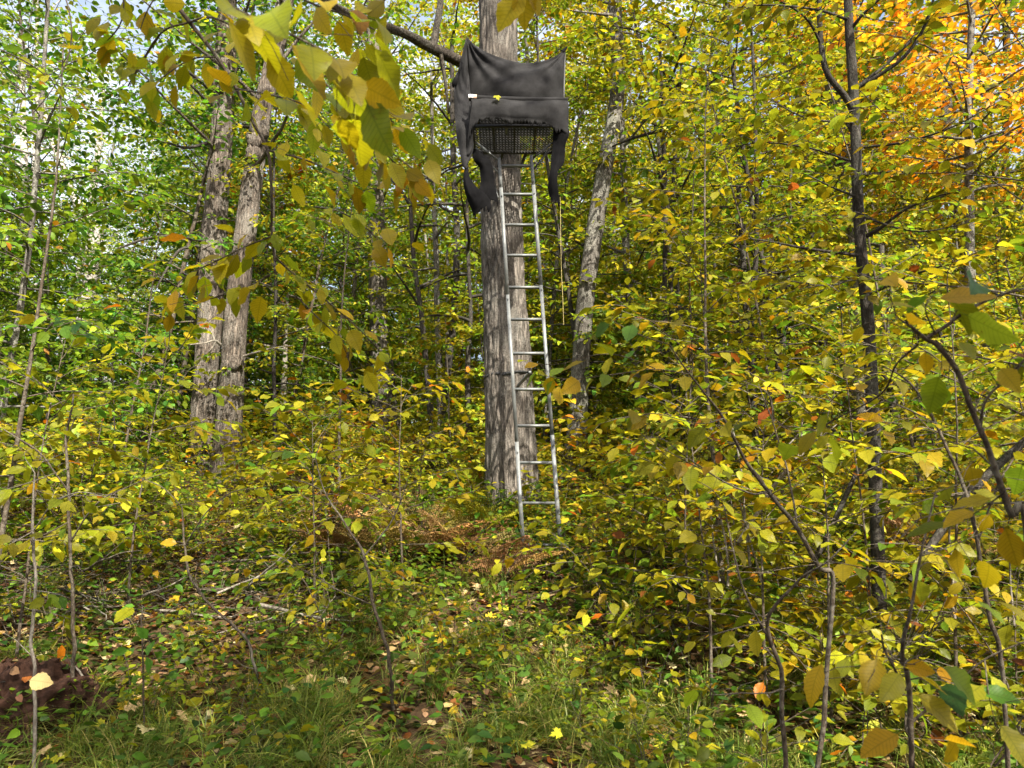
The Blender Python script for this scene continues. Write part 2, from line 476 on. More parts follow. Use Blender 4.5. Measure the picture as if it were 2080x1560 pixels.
def put_leaves(lv, path, r, spacing, size, pal, spread=.9, flat=.33, start=.1, droop=.25, terminal=True, colfn=None):
    """Alternate leaves along a twig, blades roughly level as on a beech or hornbeam."""
    seg = np.linalg.norm(np.diff(path, axis=0), axis=1); L = seg.sum(); cum = np.concatenate([[0], np.cumsum(seg)])
    s = np.arange(start * L, L, spacing)
    if terminal: s = np.append(s, L)
    m = len(s)
    if m == 0: return
    p = np.stack([np.interp(s, cum, path[:, i]) for i in range(3)], 1)
    T = np.stack([np.interp(s, cum, np.gradient(path[:, i], cum)) for i in range(3)], 1); T = nrmz(T)
    S = np.cross(T, (0, 0, 1.0)); S = nrmz(S + r.normal(0, .15, (m, 3)))
    side = np.where(np.arange(m) % 2 == 0, 1.0, -1.0) * r.uniform(.55, 1.1, m) * spread
    if terminal: side[-1] *= .15
    d = nrmz(T * r.uniform(.45, .85, m)[:, None] + S * side[:, None] - np.array((0, 0, 1.0)) * r.normal(droop, .22, m)[:, None])
    nn = nrmz(np.array((0, 0, 1.0)) + r.normal(0, flat, (m, 3)))
    sz = size * r.uniform(.45, 1.25, m)
    lv.add(p + d * sz[:, None] * .18, d, nn, sz, (colfn or colours)(m, pal, r))

def spray(wd, lv, path, r, r0, pal, size, spacing, twig_gap, twig_len, start=.2, flat=.33, k=4, twig_r=.0022, droop=.25, sub=True):
    """Twigs left and right along a limb, each with its leaves."""
    n = len(path)
    wd.tube(path, np.linspace(r0, twig_r, n), k)
    seg = np.linalg.norm(np.diff(path, axis=0), axis=1); L = seg.sum(); cum = np.concatenate([[0], np.cumsum(seg)])
    s, side = start * L + r.uniform(0, twig_gap), 1 if r.random() < .5 else -1
    while s < L * .97:
        p = np.array([np.interp(s, cum, path[:, i]) for i in range(3)])
        i = min(int(np.searchsorted(cum, s)), n - 1); T = nrmz(path[i] - path[max(i - 1, 0)])
        S = np.cross(T, (0, 0, 1.0)); S = S / (np.linalg.norm(S) + 1e-6)
        a = r.uniform(.7, 1.15)
        d = T * math.cos(a) + S * side * math.sin(a) + np.array((0, 0, r.normal(.02, .18)))
        d /= np.linalg.norm(d)
        tl = twig_len * (1.05 - .65 * s / L) * r.uniform(.6, 1.25)
        bendv = np.array((0, 0, -1.0)) * r.uniform(-.05, .28) * tl + r.normal(0, .05, 3) * tl
        tp = np.array([p + d * tl * u + bendv * u * u for u in (0, .35, .7, 1.0)])
        wd.tube(tp, np.linspace(twig_r * 1.5, twig_r * .7, 4), 3, cap=False)
        put_leaves(lv, tp, r, spacing, size, pal, flat=flat, droop=droop)
        side = -side
        s += twig_gap * r.uniform(.6, 1.4)
    put_leaves(lv, path[int(n * .55):], r, spacing, size, pal, flat=flat, droop=droop)

def trunk_path(h, r, lean=.05, n=14, wob=.03):
    az = r.uniform(0, 6.28); k = r.normal(0, lean)
    pts = [np.zeros(3)]; d = np.array((math.cos(az) * k, math.sin(az) * k, 1.0))
    for i in range(n - 1):
        d = d + np.append(r.normal(0, wob, 2), 0); d[2] = 1
        pts.append(pts[-1] + nrmz(d) * h / (n - 1))
    return np.array(pts)

def grow(h, r, trunk_r, pal, size, n_branch, z0, blen, el=(.35, .9), bend=-.5, spacing=.075, twig_gap=.16, twig_len=.45, flat=.33, path=None, r_top=.2, k=8, limb_r=.22, lo=.0, droop=.25):
    """Trunk wood, limb wood and leaves of one tree in its own coordinates."""
    tr, wd, lv = Wood(), Wood(), Leaves()
    tp = trunk_path(h, r) if path is None else path
    n = len(tp)
    base = tp[0] - np.array((0, 0, .25))
    rad = trunk_r * (1 - (1 - r_top) * np.linspace(0, 1, n) ** .9)
    rad[0] *= 1.12
    tr.tube(np.concatenate([[base], tp]), np.concatenate([[trunk_r * 1.45], rad]), k)
    zz = tp[:, 2]; H = zz[-1] - zz[0]
    for i in range(n_branch):
        u = (i + r.uniform(.1, .9)) / n_branch
        z = zz[0] + H * (z0 + (1 - z0) * u)
        p = np.array([np.interp(z, zz, tp[:, j]) for j in range(3)])
        rr = np.interp(z, zz, rad)
        prof = (1 - (2 * (u - .4)) ** 2 * .55) if u < .9 else .5
        L = blen * max(prof, .25) * r.uniform(.65, 1.2)
        az = i * 2.4 + r.normal(0, .5)
        e = el[0] + (el[1] - el[0]) * u + r.normal(0, .12)
        bp = branch_path(p, az, e, L, r, 7, bend + r.normal(0, .15))
        spray(wd, lv, bp, r, max(min(rr * limb_r * 2, .012 + .011 * L), .004), pal, size, spacing, twig_gap, twig_len, flat=flat, droop=droop)
    return tr, wd, lv

LEAF_VARS = None
def emit(name, loc, res, label, cat, group, kind='mid', n_single=0, bark=None, foliage_name='crown', branch=True, tint=(1, 1, 1), r=rng, width=1.0, trunk_name='trunk', leafset='near', twig_bark=None):
    """Links one plant: an Empty with trunk, limbs, single leaves and the rest of its foliage as parts."""
    tr, wd, lv = res
    root = empty(name, loc, label, cat, group)
    bark = bark or M_TWIG
    me = tr.mesh(trunk_name, bark)
    if me: link(trunk_name, me, root)
    if branch and wd.V: link('branch', wd.mesh('branch', twig_bark or bark), root)
    A = lv.arr()
    if n_single:
        ws = A[0] + np.asarray(loc)
        dist = np.linalg.norm(ws - CAMP, axis=1)
        f = (ws - CAMP) @ FWD
        inview = (f > .2) & (np.abs(ws[:, 0]) < f * .75)
        order = np.argsort(dist / A[3] + np.where(inview, 0, 1e6))
        for i in order[:n_single]: single_leaf(A, i, root, r, tint, leafset)
        A = tuple(a[order[n_single:]] for a in A)
    if len(A[0]):
        o = link(foliage_name, leaf_mesh(foliage_name, A, kind, M_MASS if kind != 'near' else M_LEAF, r, width), root)
        o.color = (*tint, 1)
        if n_single or foliage_name == 'foliage': o['kind'] = 'stuff'
    return root

def single_leaf(A, i, root, r, tint=(1, 1, 1), leafset='near', name='leaf'):
    p, d, n, s, c = (a[i] for a in A)
    x, d, n = leaf_axes(d[None], n[None])
    o = bpy.data.objects.new(name, LEAF_SETS[leafset][int(r.integers(len(LEAF_SETS[leafset])))])
    COL.objects.link(o)
    o.parent = root
    s = float(s)
    o.matrix_basis = Matrix(((x[0][0] * s, d[0][0] * s, n[0][0] * s, p[0]), (x[0][1] * s, d[0][1] * s, n[0][1] * s, p[1]), (x[0][2] * s, d[0][2] * s, n[0][2] * s, p[2]), (0, 0, 0, 1)))
    o.color = (c[0] * tint[0], c[1] * tint[1], c[2] * tint[2], 1)
    return o

def copy_plant(root, loc, rz=0.0, scale=1.0, tint=None, vary=0.0, r=rng, label=None, group=None):
    c = root.copy(); COL.objects.link(c)
    c.location = loc; c.rotation_euler = (0, 0, rz); c.scale = (scale,) * 3
    for ch in KIDS.setdefault(root.name, list(root.children)):
        d = ch.copy(); COL.objects.link(d); d.parent = c
        if tint is not None or vary:
            k = r.lognormal(0, vary) if vary else 1.0
            t = tint or (1, 1, 1)
            d.color = (ch.color[0] * t[0] * k, ch.color[1] * t[1] * k, ch.color[2] * t[2] * k, 1)
    if label: c['label'] = label
    if group: c['group'] = group
    return c
KIDS = {}
LEAF_SETS = {
    'near': single_leaf_meshes('near', M_LEAF, rng, 7),
    'maple': single_leaf_meshes('maple', M_LEAF, rng, 5),
    'dry': single_leaf_meshes('near', M_DRY, rng, 5),
    'drymaple': single_leaf_meshes('maple', M_DRY, rng, 5),
    'dryoak': single_leaf_meshes('oak', M_DRY, rng, 4),
}

# ------------------------------------------------------------------ ground
def ground():
    gx = np.concatenate([np.linspace(-90, -9, 28)[:-1], np.linspace(-9, 9, 181), np.linspace(9, 90, 28)[1:]])
    gy = np.concatenate([np.linspace(-60, 1.2, 24)[:-1], np.linspace(1.2, 16, 150), np.linspace(16, 130, 40)[1:]])
    X, Y = np.meshgrid(gx, gy)
    Z = ground_z(X, Y)
    for i in range(X.shape[0]):
        for j in range(X.shape[1]):
            if abs(X[i, j]) < 9.1 and 1 < Y[i, j] < 16.1:
                Z[i, j] += .035 * noise.fractal((X[i, j] * 2.2, Y[i, j] * 2.2, 0), 1, 2, 4)
    V = np.stack([X, Y, Z], -1).reshape(-1, 3)
    a, b = X.shape
    i = np.arange(a - 1)[:, None] * b + np.arange(b - 1)[None]
    q = np.stack([i, i + 1, i + b + 1, i + b], -1).reshape(-1, 4)
    m, n, l = new_mat('forest_soil')
    tc = n.new('ShaderNodeTexCoord')
    nz = N(n, 'ShaderNodeTexNoise', i_Scale=9.0, i_Detail=8.0, i_Roughness=.7); l.new(tc.outputs['Object'], nz.inputs['Vector'])
    vo = N(n, 'ShaderNodeTexVoronoi', i_Scale=16.0); l.new(tc.outputs['Object'], vo.inputs['Vector'])
    c = ramp(n, l, nz.outputs['Fac'], [(.3, (.015, .010, .007)), (.55, (.045, .03, .018)), (.75, (.09, .06, .034))])
    c2 = ramp(n, l, vo.outputs['Color'], [(0, (.03, .018, .01)), (.5, (.10, .062, .032)), (1, (.06, .055, .02))])
    c = mixc(n, l, .5, c, c2)
    pb = N(n, 'ShaderNodeBsdfPrincipled', i_Roughness=.95); pb.inputs['Specular IOR Level'].default_value = .1
    l.new(c, pb.inputs['Base Color'])
    bp = N(n, 'ShaderNodeBump', i_Strength=.9, i_Distance=.03); l.new(mth(n, l, 'ADD', nz.outputs['Fac'], vo.outputs['Distance']), bp.inputs['Height']); l.new(bp.outputs[0], pb.inputs['Normal'])
    o = n.new('ShaderNodeOutputMaterial'); l.new(pb.outputs[0], o.inputs['Surface'])
    tag(link('ground', mesh_from('ground', V, q, mat=m)), 'leaf strewn forest floor rising to a low bank', kind='structure')
ground()

# ------------------------------------------------------------------ big trunks with real bark relief
def relief_trunk(name, path, rad, parent, mat, origin, around=72, step=.035, amp=.011, seed=0.0, flare=None):
    L = np.linalg.norm(np.diff(path, axis=0), axis=1).sum()
    n = int(L / step)
    pr = smooth_path(np.column_stack([path, rad]), n)
    pts, rr = pr[:, :3], pr[:, 3].copy()
    if flare is not None: rr *= 1 + flare * np.exp(-np.linspace(0, L, n) / .35)
    T, A, B = frames(pts)
    V = np.empty((n, around, 3)); th = np.arange(around) * 2 * math.pi / around
    for i in range(n):
        z = i * step
        for j in range(around):
            c, s = math.cos(th[j]), math.sin(th[j])
            q = Vector((c * rr[i] * 21 + seed, s * rr[i] * 21, z * 2.6 + seed + .5 * c))
            f = 1 - 2.6 * abs(noise.noise(q)) ** .8 + .35 * noise.noise(q * 2.7)
            big = noise.noise(Vector((c * 1.1 + seed, s * 1.1, z * .7))) * .045
            ra = rr[i] * (1 + big) + amp * f
            V[i, j] = pts[i] + (A[i] * c + B[i] * s) * ra
    i = np.arange(n - 1)[:, None] * around; j = np.arange(around)[None]; j2 = (j + 1) % around
    q = np.stack([i + j, i + j2, i + around + j2, i + around + j], -1).reshape(-1, 4)
    return link(name, mesh_from(name, V.reshape(-1, 3) - np.asarray(origin), q, mat=mat), parent)

def px_trunk(spec):
    """[(px, py, Y, width in px)] -> path, radii"""
    pts, rad = [], []
    for px, py, Y, w in spec:
        p = P(px, py, Y); dep = (p - CAMP) @ FWD
        pts.append(p); rad.append(w * .5 * dep / FOC)
    return np.array(pts), np.array(rad)

# the oak that carries the stand
def to_ground(path, rad, drop=.3):
    z = float(ground_z(path[0][0], path[0][1])) - drop
    if path[0][2] > z + .05:
        d = path[0] - path[1]; d = d / abs(d[2]) if abs(d[2]) > 1e-3 else np.array((0, 0, -1.0))
        q = path[0] + d * (path[0][2] - z)
        return np.concatenate([[q], path]), np.concatenate([[rad[0] * 1.06], rad])
    return path, rad

pth, rd = px_trunk([(1042, 1040, 8.3, 108), (1036, 860, 8.3, 97), (1030, 700, 8.32, 90), (1022, 560, 8.34, 84), (1018, 420, 8.38, 80), (1014, 240, 8.42, 77), (1012, 60, 8.46, 74), (1010, -120, 8.5, 71), (1006, -420, 8.6, 62), (1000, -800, 8.8, 48)])
pth, rd = to_ground(pth, rd)
OAK0 = np.array((pth[0][0], pth[0][1], float(ground_z(pth[0][0], pth[0][1]))))
oak = empty('oak_tree', OAK0, 'big furrowed oak carrying the ladder stand, one thick limb reaching up behind the cloth', 'tree')
relief_trunk('trunk', pth, rd, oak, M_OAK, OAK0, 96, .03, .017, 3.1, flare=.35)
OAK_PATH = pth

def limb(parent, origin, spec, mat, name='limb', around=20, step=.05, amp=.006, seed=1.0):
    p, r_ = px_trunk(spec)
    return relief_trunk(name, p, r_, parent, mat, origin, around, step, amp, seed), p, r_

limb(oak, OAK0, [(1005, 160, 8.35, 24), (940, 128, 8.0, 23), (880, 98, 7.7, 21), (820, 68, 7.45, 18), (760, 46, 7.2, 17), (700, 24, 6.95, 15), (640, -15, 6.7, 13), (560, -70, 6.4, 9)], M_LIMB, 'limb')
limb(oak, OAK0, [(880, 98, 7.7, 16), (886, 60, 7.75, 13), (894, 10, 7.8, 12), (900, -60, 7.9, 10)], M_LIMB, 'limb')
limb(oak, OAK0, [(895, 108, 7.75, 9), (900, 140, 7.8, 8), (906, 180, 7.85, 6), (912, 230, 7.9, 4)], M_LIMB, 'limb')
# upper crown of the oak, above the frame (it shades the clearing)
def oak_crown():
    r = np.random.default_rng(5); wd, lv = Wood(), Leaves()
    for i in range(16):
        u = .62 + .38 * i / 15
        z = OAK_PATH[0][2] + (OAK_PATH[-1][2] - OAK_PATH[0][2]) * u
        p = np.array([np.interp(z, OAK_PATH[:, 2], OAK_PATH[:, j]) for j in range(3)])
        bp = branch_path(p, i * 2.4, .5 + r.normal(0, .2), r.uniform(2.5, 4.5), r, 8, -.1)
        spray(wd, lv, bp - OAK0, r, .05, 'lime', .13, .12, .3, .8, start=.35, flat=.6)
    link('branch', wd.mesh('branch', M_OAK), oak)
    link('crown', leaf_mesh('crown', lv.arr(), 'far', M_MASS, r), oak)
oak_crown()

# twin trunks on the bank
pA, rA = px_trunk([(412, 930, 10.9, 62), (414, 860, 10.9, 58), (420, 760, 10.9, 54), (427, 640, 10.92, 54), (432, 520, 10.95, 52), (441, 400, 10.98, 48), (449, 300, 11, 46), (455, 200, 11.05, 44), (459, 100, 11.1, 42), (463, -60, 11.2, 38), (470, -400, 11.4, 26)])
rA = rA * .88
pA, rA = to_ground(pA, rA)
A0 = np.array((pA[0][0], pA[0][1], float(ground_z(pA[0][0], pA[0][1]))))
twinA = empty('tree', A0, 'dark rough trunk standing just left of its paler twin on the bank', 'tree', 'twin trunks on the bank')
twinA.name = 'bank_tree'
relief_trunk('trunk', pA, rA, twinA, M_TWIN, A0, 64, .04, .015, 9.7, flare=.2)
pB, rB = px_trunk([(460, 950, 10.5, 66), (464, 880, 10.5, 58), (472, 760, 10.5, 50), (478, 660, 10.52, 48), (488, 560, 10.54, 46), (503, 440, 10.58, 44), (518, 330, 10.6, 40), (532, 230, 10.64, 38), (552, 140, 10.68, 36), (572, 40, 10.72, 36), (590, -80, 10.8, 32), (620, -360, 11, 22)])
rB = rB * .9
pB, rB = to_ground(pB, rB)
B0 = np.array((pB[0][0], pB[0][1], float(ground_z(pB[0][0], pB[0][1]))))
twinB = empty('bank_tree', B0, 'sunlit leaning trunk with knobbly burls, right of its darker twin', 'tree', 'twin trunks on the bank')
relief_trunk('trunk', pB, rB, twinB, M_TWIN, B0, 64, .04, .013, 21.3, flare=.15)
def burl(root, origin, pts):
    for px, py, Y, s in pts:
        c = P(px, py, Y); V, Q = [], []
        a, b = 9, 12
        for i in range(a + 1):
            ph = math.pi * i / a
            for j in range(b):
                t = 2 * math.pi * j / b
                d = Vector((math.sin(ph) * math.cos(t), math.sin(ph) * math.sin(t), math.cos(ph)))
                rr = s * (1 + .45 * noise.noise(d * 2.3 + Vector((px, py, 0))) + .2 * noise.noise(d * 6))
                V.append(c + np.array(d) * rr * np.array((1, .8, 1.2)) - origin)
        for i in range(a):
            for j in range(b):
                Q.append((i * b + j, i * b + (j + 1) % b, (i + 1) * b + (j + 1) % b, (i + 1) * b + j))
        link('burl', mesh_from('burl', V, Q, mat=M_TWIN), root)
burl(twinB, B0, [(528, 262, 10.5, .15), (518, 284, 10.48, .13), (514, 312, 10.45, .12), (476, 738, 10.36, .10), (462, 742, 10.36, .07)])
burl(twinA, A0, [(446, 172, 10.9, .13), (420, 596, 10.75, .08)])
def bare_limbs(root, origin, specs, mat, k=6):
    for sp in specs:
        p, r_ = px_trunk(sp)
        q = smooth_path(np.column_stack([p, r_]), len(sp) * 4)
        w = Wood(); w.tube(q[:, :3], q[:, 3], k)
        link('limb', w.mesh('limb', mat, origin), root)
bare_limbs(twinA, A0, [
    [(425, 180, 10.9, 9), (395, 155, 10.7, 7), (355, 130, 10.5, 5), (310, 112, 10.3, 3)],
    [(430, 215, 10.9, 8), (405, 190, 10.7, 6), (380, 165, 10.5, 4)],
    [(408, 488, 10.8, 9), (360, 480, 10.6, 7), (300, 484, 10.4, 6), (240, 505, 10.2, 4)],
    [(404, 500, 10.8, 7), (365, 508, 10.6, 6), (340, 545, 10.4, 5), (318, 585, 10.2, 3)],
    [(425, 290, 10.9, 8), (380, 300, 10.7, 6), (340, 290, 10.5, 4)]], M_DARK)
bare_limbs(twinB, B0, [
    [(448, 700, 10.3, 6), (436, 692, 10.2, 5), (415, 697, 10.1, 3), (385, 700, 10.0, 2)],
    [(436, 692, 10.2, 5), (432, 680, 10.2, 4), (426, 668, 10.2, 3)],
    [(438, 694, 10.2, 4), (432, 706, 10.2, 3), (424, 714, 10.2, 2)],
    [(494, 724, 10.4, 5), (520, 716, 10.3, 4), (560, 706, 10.2, 3), (596, 702, 10.1, 2)],
    [(475, 745, 10.4, 10), (468, 790, 10.38, 9), (464, 830, 10.36, 7), (470, 870, 10.36, 4)]], M_PALE)
for root, org, seed in ((twinA, A0, 61), (twinB, B0, 62)):
    r = np.random.default_rng(seed); wd, lv = Wood(), Leaves(); pp = pA if root is twinA else pB
    for i in range(13):
        z = pp[-1][2] * (.50 + .5 * i / 12)
        p = np.array([np.interp(z, pp[:, 2], pp[:, j]) for j in range(3)])
        spray(wd, lv, branch_path(p, i * 2.4 + seed, .45 + r.normal(0, .2), r.uniform(1.8, 3.4), r, 8, -.2) - org, r, .04, 'lime', .11, .11, .26, .7, start=.3, flat=.5)
    link('branch', wd.mesh('branch', M_TWIN), root)
    link('crown', leaf_mesh('crown', lv.arr(), 'far', M_MASS, r), root)

# other single trunks that show between the leaves
def named_tree(name, spec, mat, label, seed, pal, limbs=(), crown_from=.45, n=12, blen=2.4, leaf=.10, around=40, step=.06, amp=.006, kind='far', flare=.15, extra=()):
    p, r_ = px_trunk(spec); p, r_ = to_ground(p, r_)
    o0 = np.array((p[0][0], p[0][1], float(ground_z(p[0][0], p[0][1]))))
    root = empty(name, o0, label, 'tree')
    relief_trunk('trunk', p, r_, root, mat, o0, around, step, amp, seed * 1.37, flare=flare)
    for sp in limbs:
        limb(root, o0, sp, mat, 'limb', 14, .06, amp * .6, seed)
    r = np.random.default_rng(seed); wd, lv = Wood(), Leaves()
    paths = [(p, crown_from, n)] + list(extra)
    for i in range(n):
        z = p[0][2] + (p[-1][2] - p[0][2]) * (crown_from + (1 - crown_from) * i / max(n - 1, 1))
        q = np.array([np.interp(z, p[:, 2], p[:, j]) for j in range(3)])
        spray(wd, lv, branch_path(q, i * 2.4 + seed, .4 + r.normal(0, .2), blen * r.uniform(.6, 1.2), r, 8, -.3) - o0, r, .03, pal, leaf, leaf * 1.0, .24, .65, start=.25, flat=.45)
    link('branch', wd.mesh('branch', mat), root)
    link('crown', leaf_mesh('crown', lv.arr(), kind, M_MASS, r), root)
    return root

named_tree('leaning_tree', [(1160, 980, 10.6, 62), (1170, 900, 10.6, 44), (1178, 760, 10.6, 36), (1190, 600, 10.6, 34), (1208, 470, 10.65, 34), (1222, 380, 10.7, 32), (1236, 300, 10.7, 30), (1250, 220, 10.75, 30), (1256, 120, 10.8, 27), (1250, 20, 10.9, 25), (1246, -200, 11, 18)], M_GREY,
           'grey trunk leaning to the right beside the ladder, bare low down', 31, 'ygreen', limbs=[[(1250, 30, 10.85, 9), (1230, 30, 10.7, 6), (1200, 26, 10.5, 4), (1165, 22, 10.3, 3)]], crown_from=.6, n=9, blen=1.8)
named_tree('old_oak', [(790, 930, 15.5, 62), (782, 830, 15.5, 52), (776, 740, 15.5, 44), (768, 640, 15.5, 34), (770, 520, 15.5, 33), (764, 400, 15.6, 30), (760, 200, 15.7, 28), (756, -60, 15.8, 22)], M_OAK,
           'thick grey oak trunk with a flared bulging base, deeper in the wood', 32, 'lime', n=14, blen=3.0, around=48, amp=.012, flare=.3)
named_tree('forked_birch', [(150, 780, 22, 34), (176, 620, 22, 30), (186, 540, 22, 28), (190, 470, 22, 26), (176, 440, 22, 24), (150, 400, 22, 15), (128, 340, 22, 12), (100, 270, 22, 10), (80, 180, 22, 8)], M_BIRCH,
           'pale birch forking into two white limbs before the bright sky', 33, 'green', limbs=[[(186, 450, 22, 16), (188, 400, 22.1, 14), (196, 340, 22.2, 12), (204, 260, 22.3, 9), (210, 170, 22.4, 6)], [(120, 760, 22.5, 14), (140, 640, 22.4, 13), (158, 560, 22.3, 12), (168, 500, 22.2, 10)]], crown_from=.6, n=10, blen=3.0, amp=.004)
named_tree('birch_tree', [(22, 830, 15, 26), (28, 720, 15, 24), (34, 640, 15, 20), (44, 540, 15, 17), (50, 420, 15.1, 15), (48, 250, 15.2, 12), (40, 60, 15.4, 8)], M_BIRCH,
           'birch with peeling black and white bark at the left border', 34, 'green', crown_from=.5, n=10, blen=2.2, amp=.003)
named_tree('pale_tree', [(572, 960, 13, 14), (574, 850, 13, 13), (578, 760, 13, 11), (580, 690, 13, 8), (584, 600, 13.1, 5)], M_PALE,
           'thin pale sunlit trunk standing alone right of the twin trunks', 35, 'yellow', crown_from=.7, n=5, blen=1.0, around=14, amp=.002, flare=0)
for i, (nm, spec, lab, mt) in enumerate([
    ('young_tree', [(900, 920, 12.0, 18), (905, 800, 12, 15), (922, 640, 12, 14), (928, 480, 12, 13), (920, 300, 12.1, 11), (918, 80, 12.2, 7)], 'dark straight stem nearest the oak among the four left of it', M_DARK),
    ('young_tree', [(880, 900, 11.6, 14), (868, 760, 11.6, 12), (856, 640, 11.6, 10), (840, 520, 11.7, 9), (832, 380, 11.8, 7)], 'dark stem leaning left, outermost of the four left of the oak', M_DARK),
    ('young_tree', [(896, 900, 13.0, 15), (892, 760, 13, 13), (888, 640, 13, 12), (886, 520, 13, 11), (880, 380, 13.1, 8), (876, 150, 13.2, 5)], 'slender grey stem with side twigs, second from outermost left of the oak', M_GREY),
    ('young_tree', [(952, 860, 11.0, 13), (950, 740, 11, 10), (956, 640, 11, 8), (950, 500, 11, 7), (948, 330, 11.1, 5)], 'very thin dark stem hugging the left edge of the oak trunk', M_DARK),
    ('slim_tree', [(1200, 930, 12.5, 24), (1195, 850, 12.5, 20), (1192, 700, 12.5, 18), (1190, 500, 12.6, 14)], 'dark stem half hidden behind the foot of the leaning tree', M_DARK),
    ('slim_tree', [(1300, 950, 11.5, 20), (1288, 700, 11.5, 17), (1275, 560, 11.5, 15), (1268, 400, 11.6, 14), (1262, 200, 11.8, 10)], 'grey straight stem right of the leaning tree', M_GREY),
    ('slim_tree', [(1538, 980, 10.5, 22), (1530, 860, 10.5, 19), (1520, 700, 10.5, 15), (1512, 560, 10.6, 12), (1500, 380, 10.7, 9)], 'dark slim trunk beside the broken white birch', M_DARK),
    ('white_birch', [(1590, 960, 16, 40), (1588, 860, 16, 36), (1582, 780, 16, 34), (1572, 720, 16, 30), (1566, 620, 16, 24), (1560, 450, 16.1, 20)], 'curved white birch with peeling bark among yellow leaves', M_BIRCH),
    ('slim_tree', [(1768, 1000, 13, 56), (1760, 900, 13, 46), (1752, 780, 13, 36), (1746, 660, 13, 32), (1740, 500, 13.1, 28), (1690, 160, 13.5, 30)], 'stout dark trunk behind the black cherry sapling', M_GREY),
    ('slim_tree', [(1842, 1010, 11, 22), (1826, 900, 11, 18), (1812, 800, 11, 17), (1800, 680, 11, 14), (1790, 500, 11.2, 10)], 'dark stem with a pale mid section right of the stout trunk', M_DARK),
    ('slim_tree', [(2006, 900, 17, 40), (2000, 780, 17, 36), (1988, 640, 17, 34), (1968, 540, 17, 33), (1950, 420, 17.2, 28), (1900, 80, 17.5, 24)], 'grey trunk kinked under the orange maple', M_GREY),
    ('slim_tree', [(1358, 900, 10, 14), (1352, 700, 10, 11), (1350, 600, 10, 10), (1352, 420, 10, 10), (1346, 250, 10.1, 8), (1340, 80, 10.2, 5)], 'upright double stemmed sapling, darker of the pair', M_DARK),
    ('slim_tree', [(1375, 900, 10.2, 12), (1366, 700, 10.2, 10), (1362, 520, 10.2, 9), (1372, 300, 10.3, 7), (1386, 110, 10.4, 4)], 'upright double stemmed sapling, thinner of the pair', M_DARK),
]):
    named_tree(nm, spec, mt, lab, 70 + i, 'ygreen' if spec[0][0] < 1450 else 'yellow', crown_from=.5, n=8, blen=1.5, leaf=.09, around=18, step=.08, amp=.003 if spec[0][3] < 30 else .008, flare=.1)

# ------------------------------------------------------------------ ladder stand
def T2(px, py, Y): return P(px, py, Y)
lad0 = P(1100, 1165, 6.9); lad0[2] = float(ground_z(lad0[0], lad0[1]))
stand = empty('ladder_stand', lad0, 'grey steel ladder stand strapped to the big oak', 'tree stand')
def part(name, w, mat, parent=None, smooth=False):
    o = link(name, w.mesh(name, mat, lad0, smooth), parent or stand)
    return o
LB, LT = P(1066, 1165, 6.88), P(1014, 322, 7.38)
RB, RT = P(1144, 1185, 6.86), P(1079, 316, 7.38)
for B_, T_, joints in ((LB, LT, (0.0, .27, .635, .905, 1.0)), (RB, RT, (0.0, .285, .655, .905, 1.0))):
    B_ = B_.copy(); d = T_ - B_
    B_ -= d * ((B_[2] - float(ground_z(B_[0], B_[1])) + .02) / d[2])
    d = T_ - B_
    for a, b in zip(joints[:-1], joints[1:]):
        w = Wood(); w.box(B_ + d * a, B_ + d * (b + (.012 if b < 1 else 0)), .034 if joints.index(a) % 2 else .0375, .030 if joints.index(a) % 2 else .0335, (0, 1, 0)); part('rail', w, M_STEEL)
    for q_ in joints[1:-1]:
        for dq in (-.012, .02):
            c_ = B_ + d * (q_ + dq); w = Wood(); w.tube(np.array([c_ + (0, -.016, 0), c_ + (0, -.026, 0)]), .007, 6); part('bolt', w, M_STEEL)
    w = Wood(); w.box(B_ + np.array((-.05, .0, .012)), B_ + np.array((.05, .0, .012)), .06, .02); part('foot', w, M_STEEL)
def on(a, b, py):
    """The point of the segment a-b that the photograph shows at height py."""
    lo, hi = -.3, 1.3
    for _ in range(40):
        m = (lo + hi) / 2
        if pix(a + (b - a) * m)[1] > py: lo = m
        else: hi = m
    return a + (b - a) * lo
for py in (336, 394, 456, 518, 583, 648, 717, 790, 864, 939, 1021, 1106):
    w = Wood(); w.box(on(LB, LT, py + 1), on(RB, RT, py + 1), .026, .022, (0, .35, 1)); part('rung', w, M_STEEL)
# seat and platform frame
fz = P(1046, 312, 7.3)[2]
def bar(name, a, b, w_=.028, h_=.028, mat=M_BLACK, up=(0, 0, 1)):
    w = Wood(); w.box(a, b, w_, h_, up); return part(name, w, mat)
pz = P(1046, 310, 7.76)[2]
FL, FR = np.array((P(960, 262, 7.16)[0], 7.16, pz)), np.array((P(1130, 262, 7.16)[0], 7.16, pz))
BLk, BRk = np.array((FL[0], 7.76, pz)), np.array((FR[0], 7.76, pz))
for sx_ in (.35, .65):                                          # arms that bear on the trunk
    q_ = BLk + (BRk - BLk) * sx_
    w = Wood(); w.box(q_, np.array((OAK0[0] - .19 + (sx_ - .35) * .9, 8.12, pz)), .03, .03); part('trunk_arm', w, M_BLACK)
bar('platform_frame', FL, FR); bar('platform_frame', BLk, BRk); bar('platform_frame', FL, BLk); bar('platform_frame', FR, BRk)
for u in (.25, .5, .75): bar('platform_bar', FL + (FR - FL) * u, BLk + (BRk - BLk) * u, .018, .02)
mesh_w = Wood()
for i in range(26):
    u = (i + .5) / 26
    for s in (-1, 1):
        for j in range(11):
            v = j / 11
            a = FL + (FR - FL) * u + (BLk - FL) * v; b = FL + (FR - FL) * min(max(u + s * .019, 0), 1) + (BLk - FL) * (v + 1 / 11)
            mesh_w.box(a, b, .0105, .007)
part('floor_mesh', mesh_w, M_BLACK)
zs = pz + .40
SL, SR = np.array((FL[0] + .03, 7.52, zs)), np.array((FR[0] - .03, 7.52, zs))
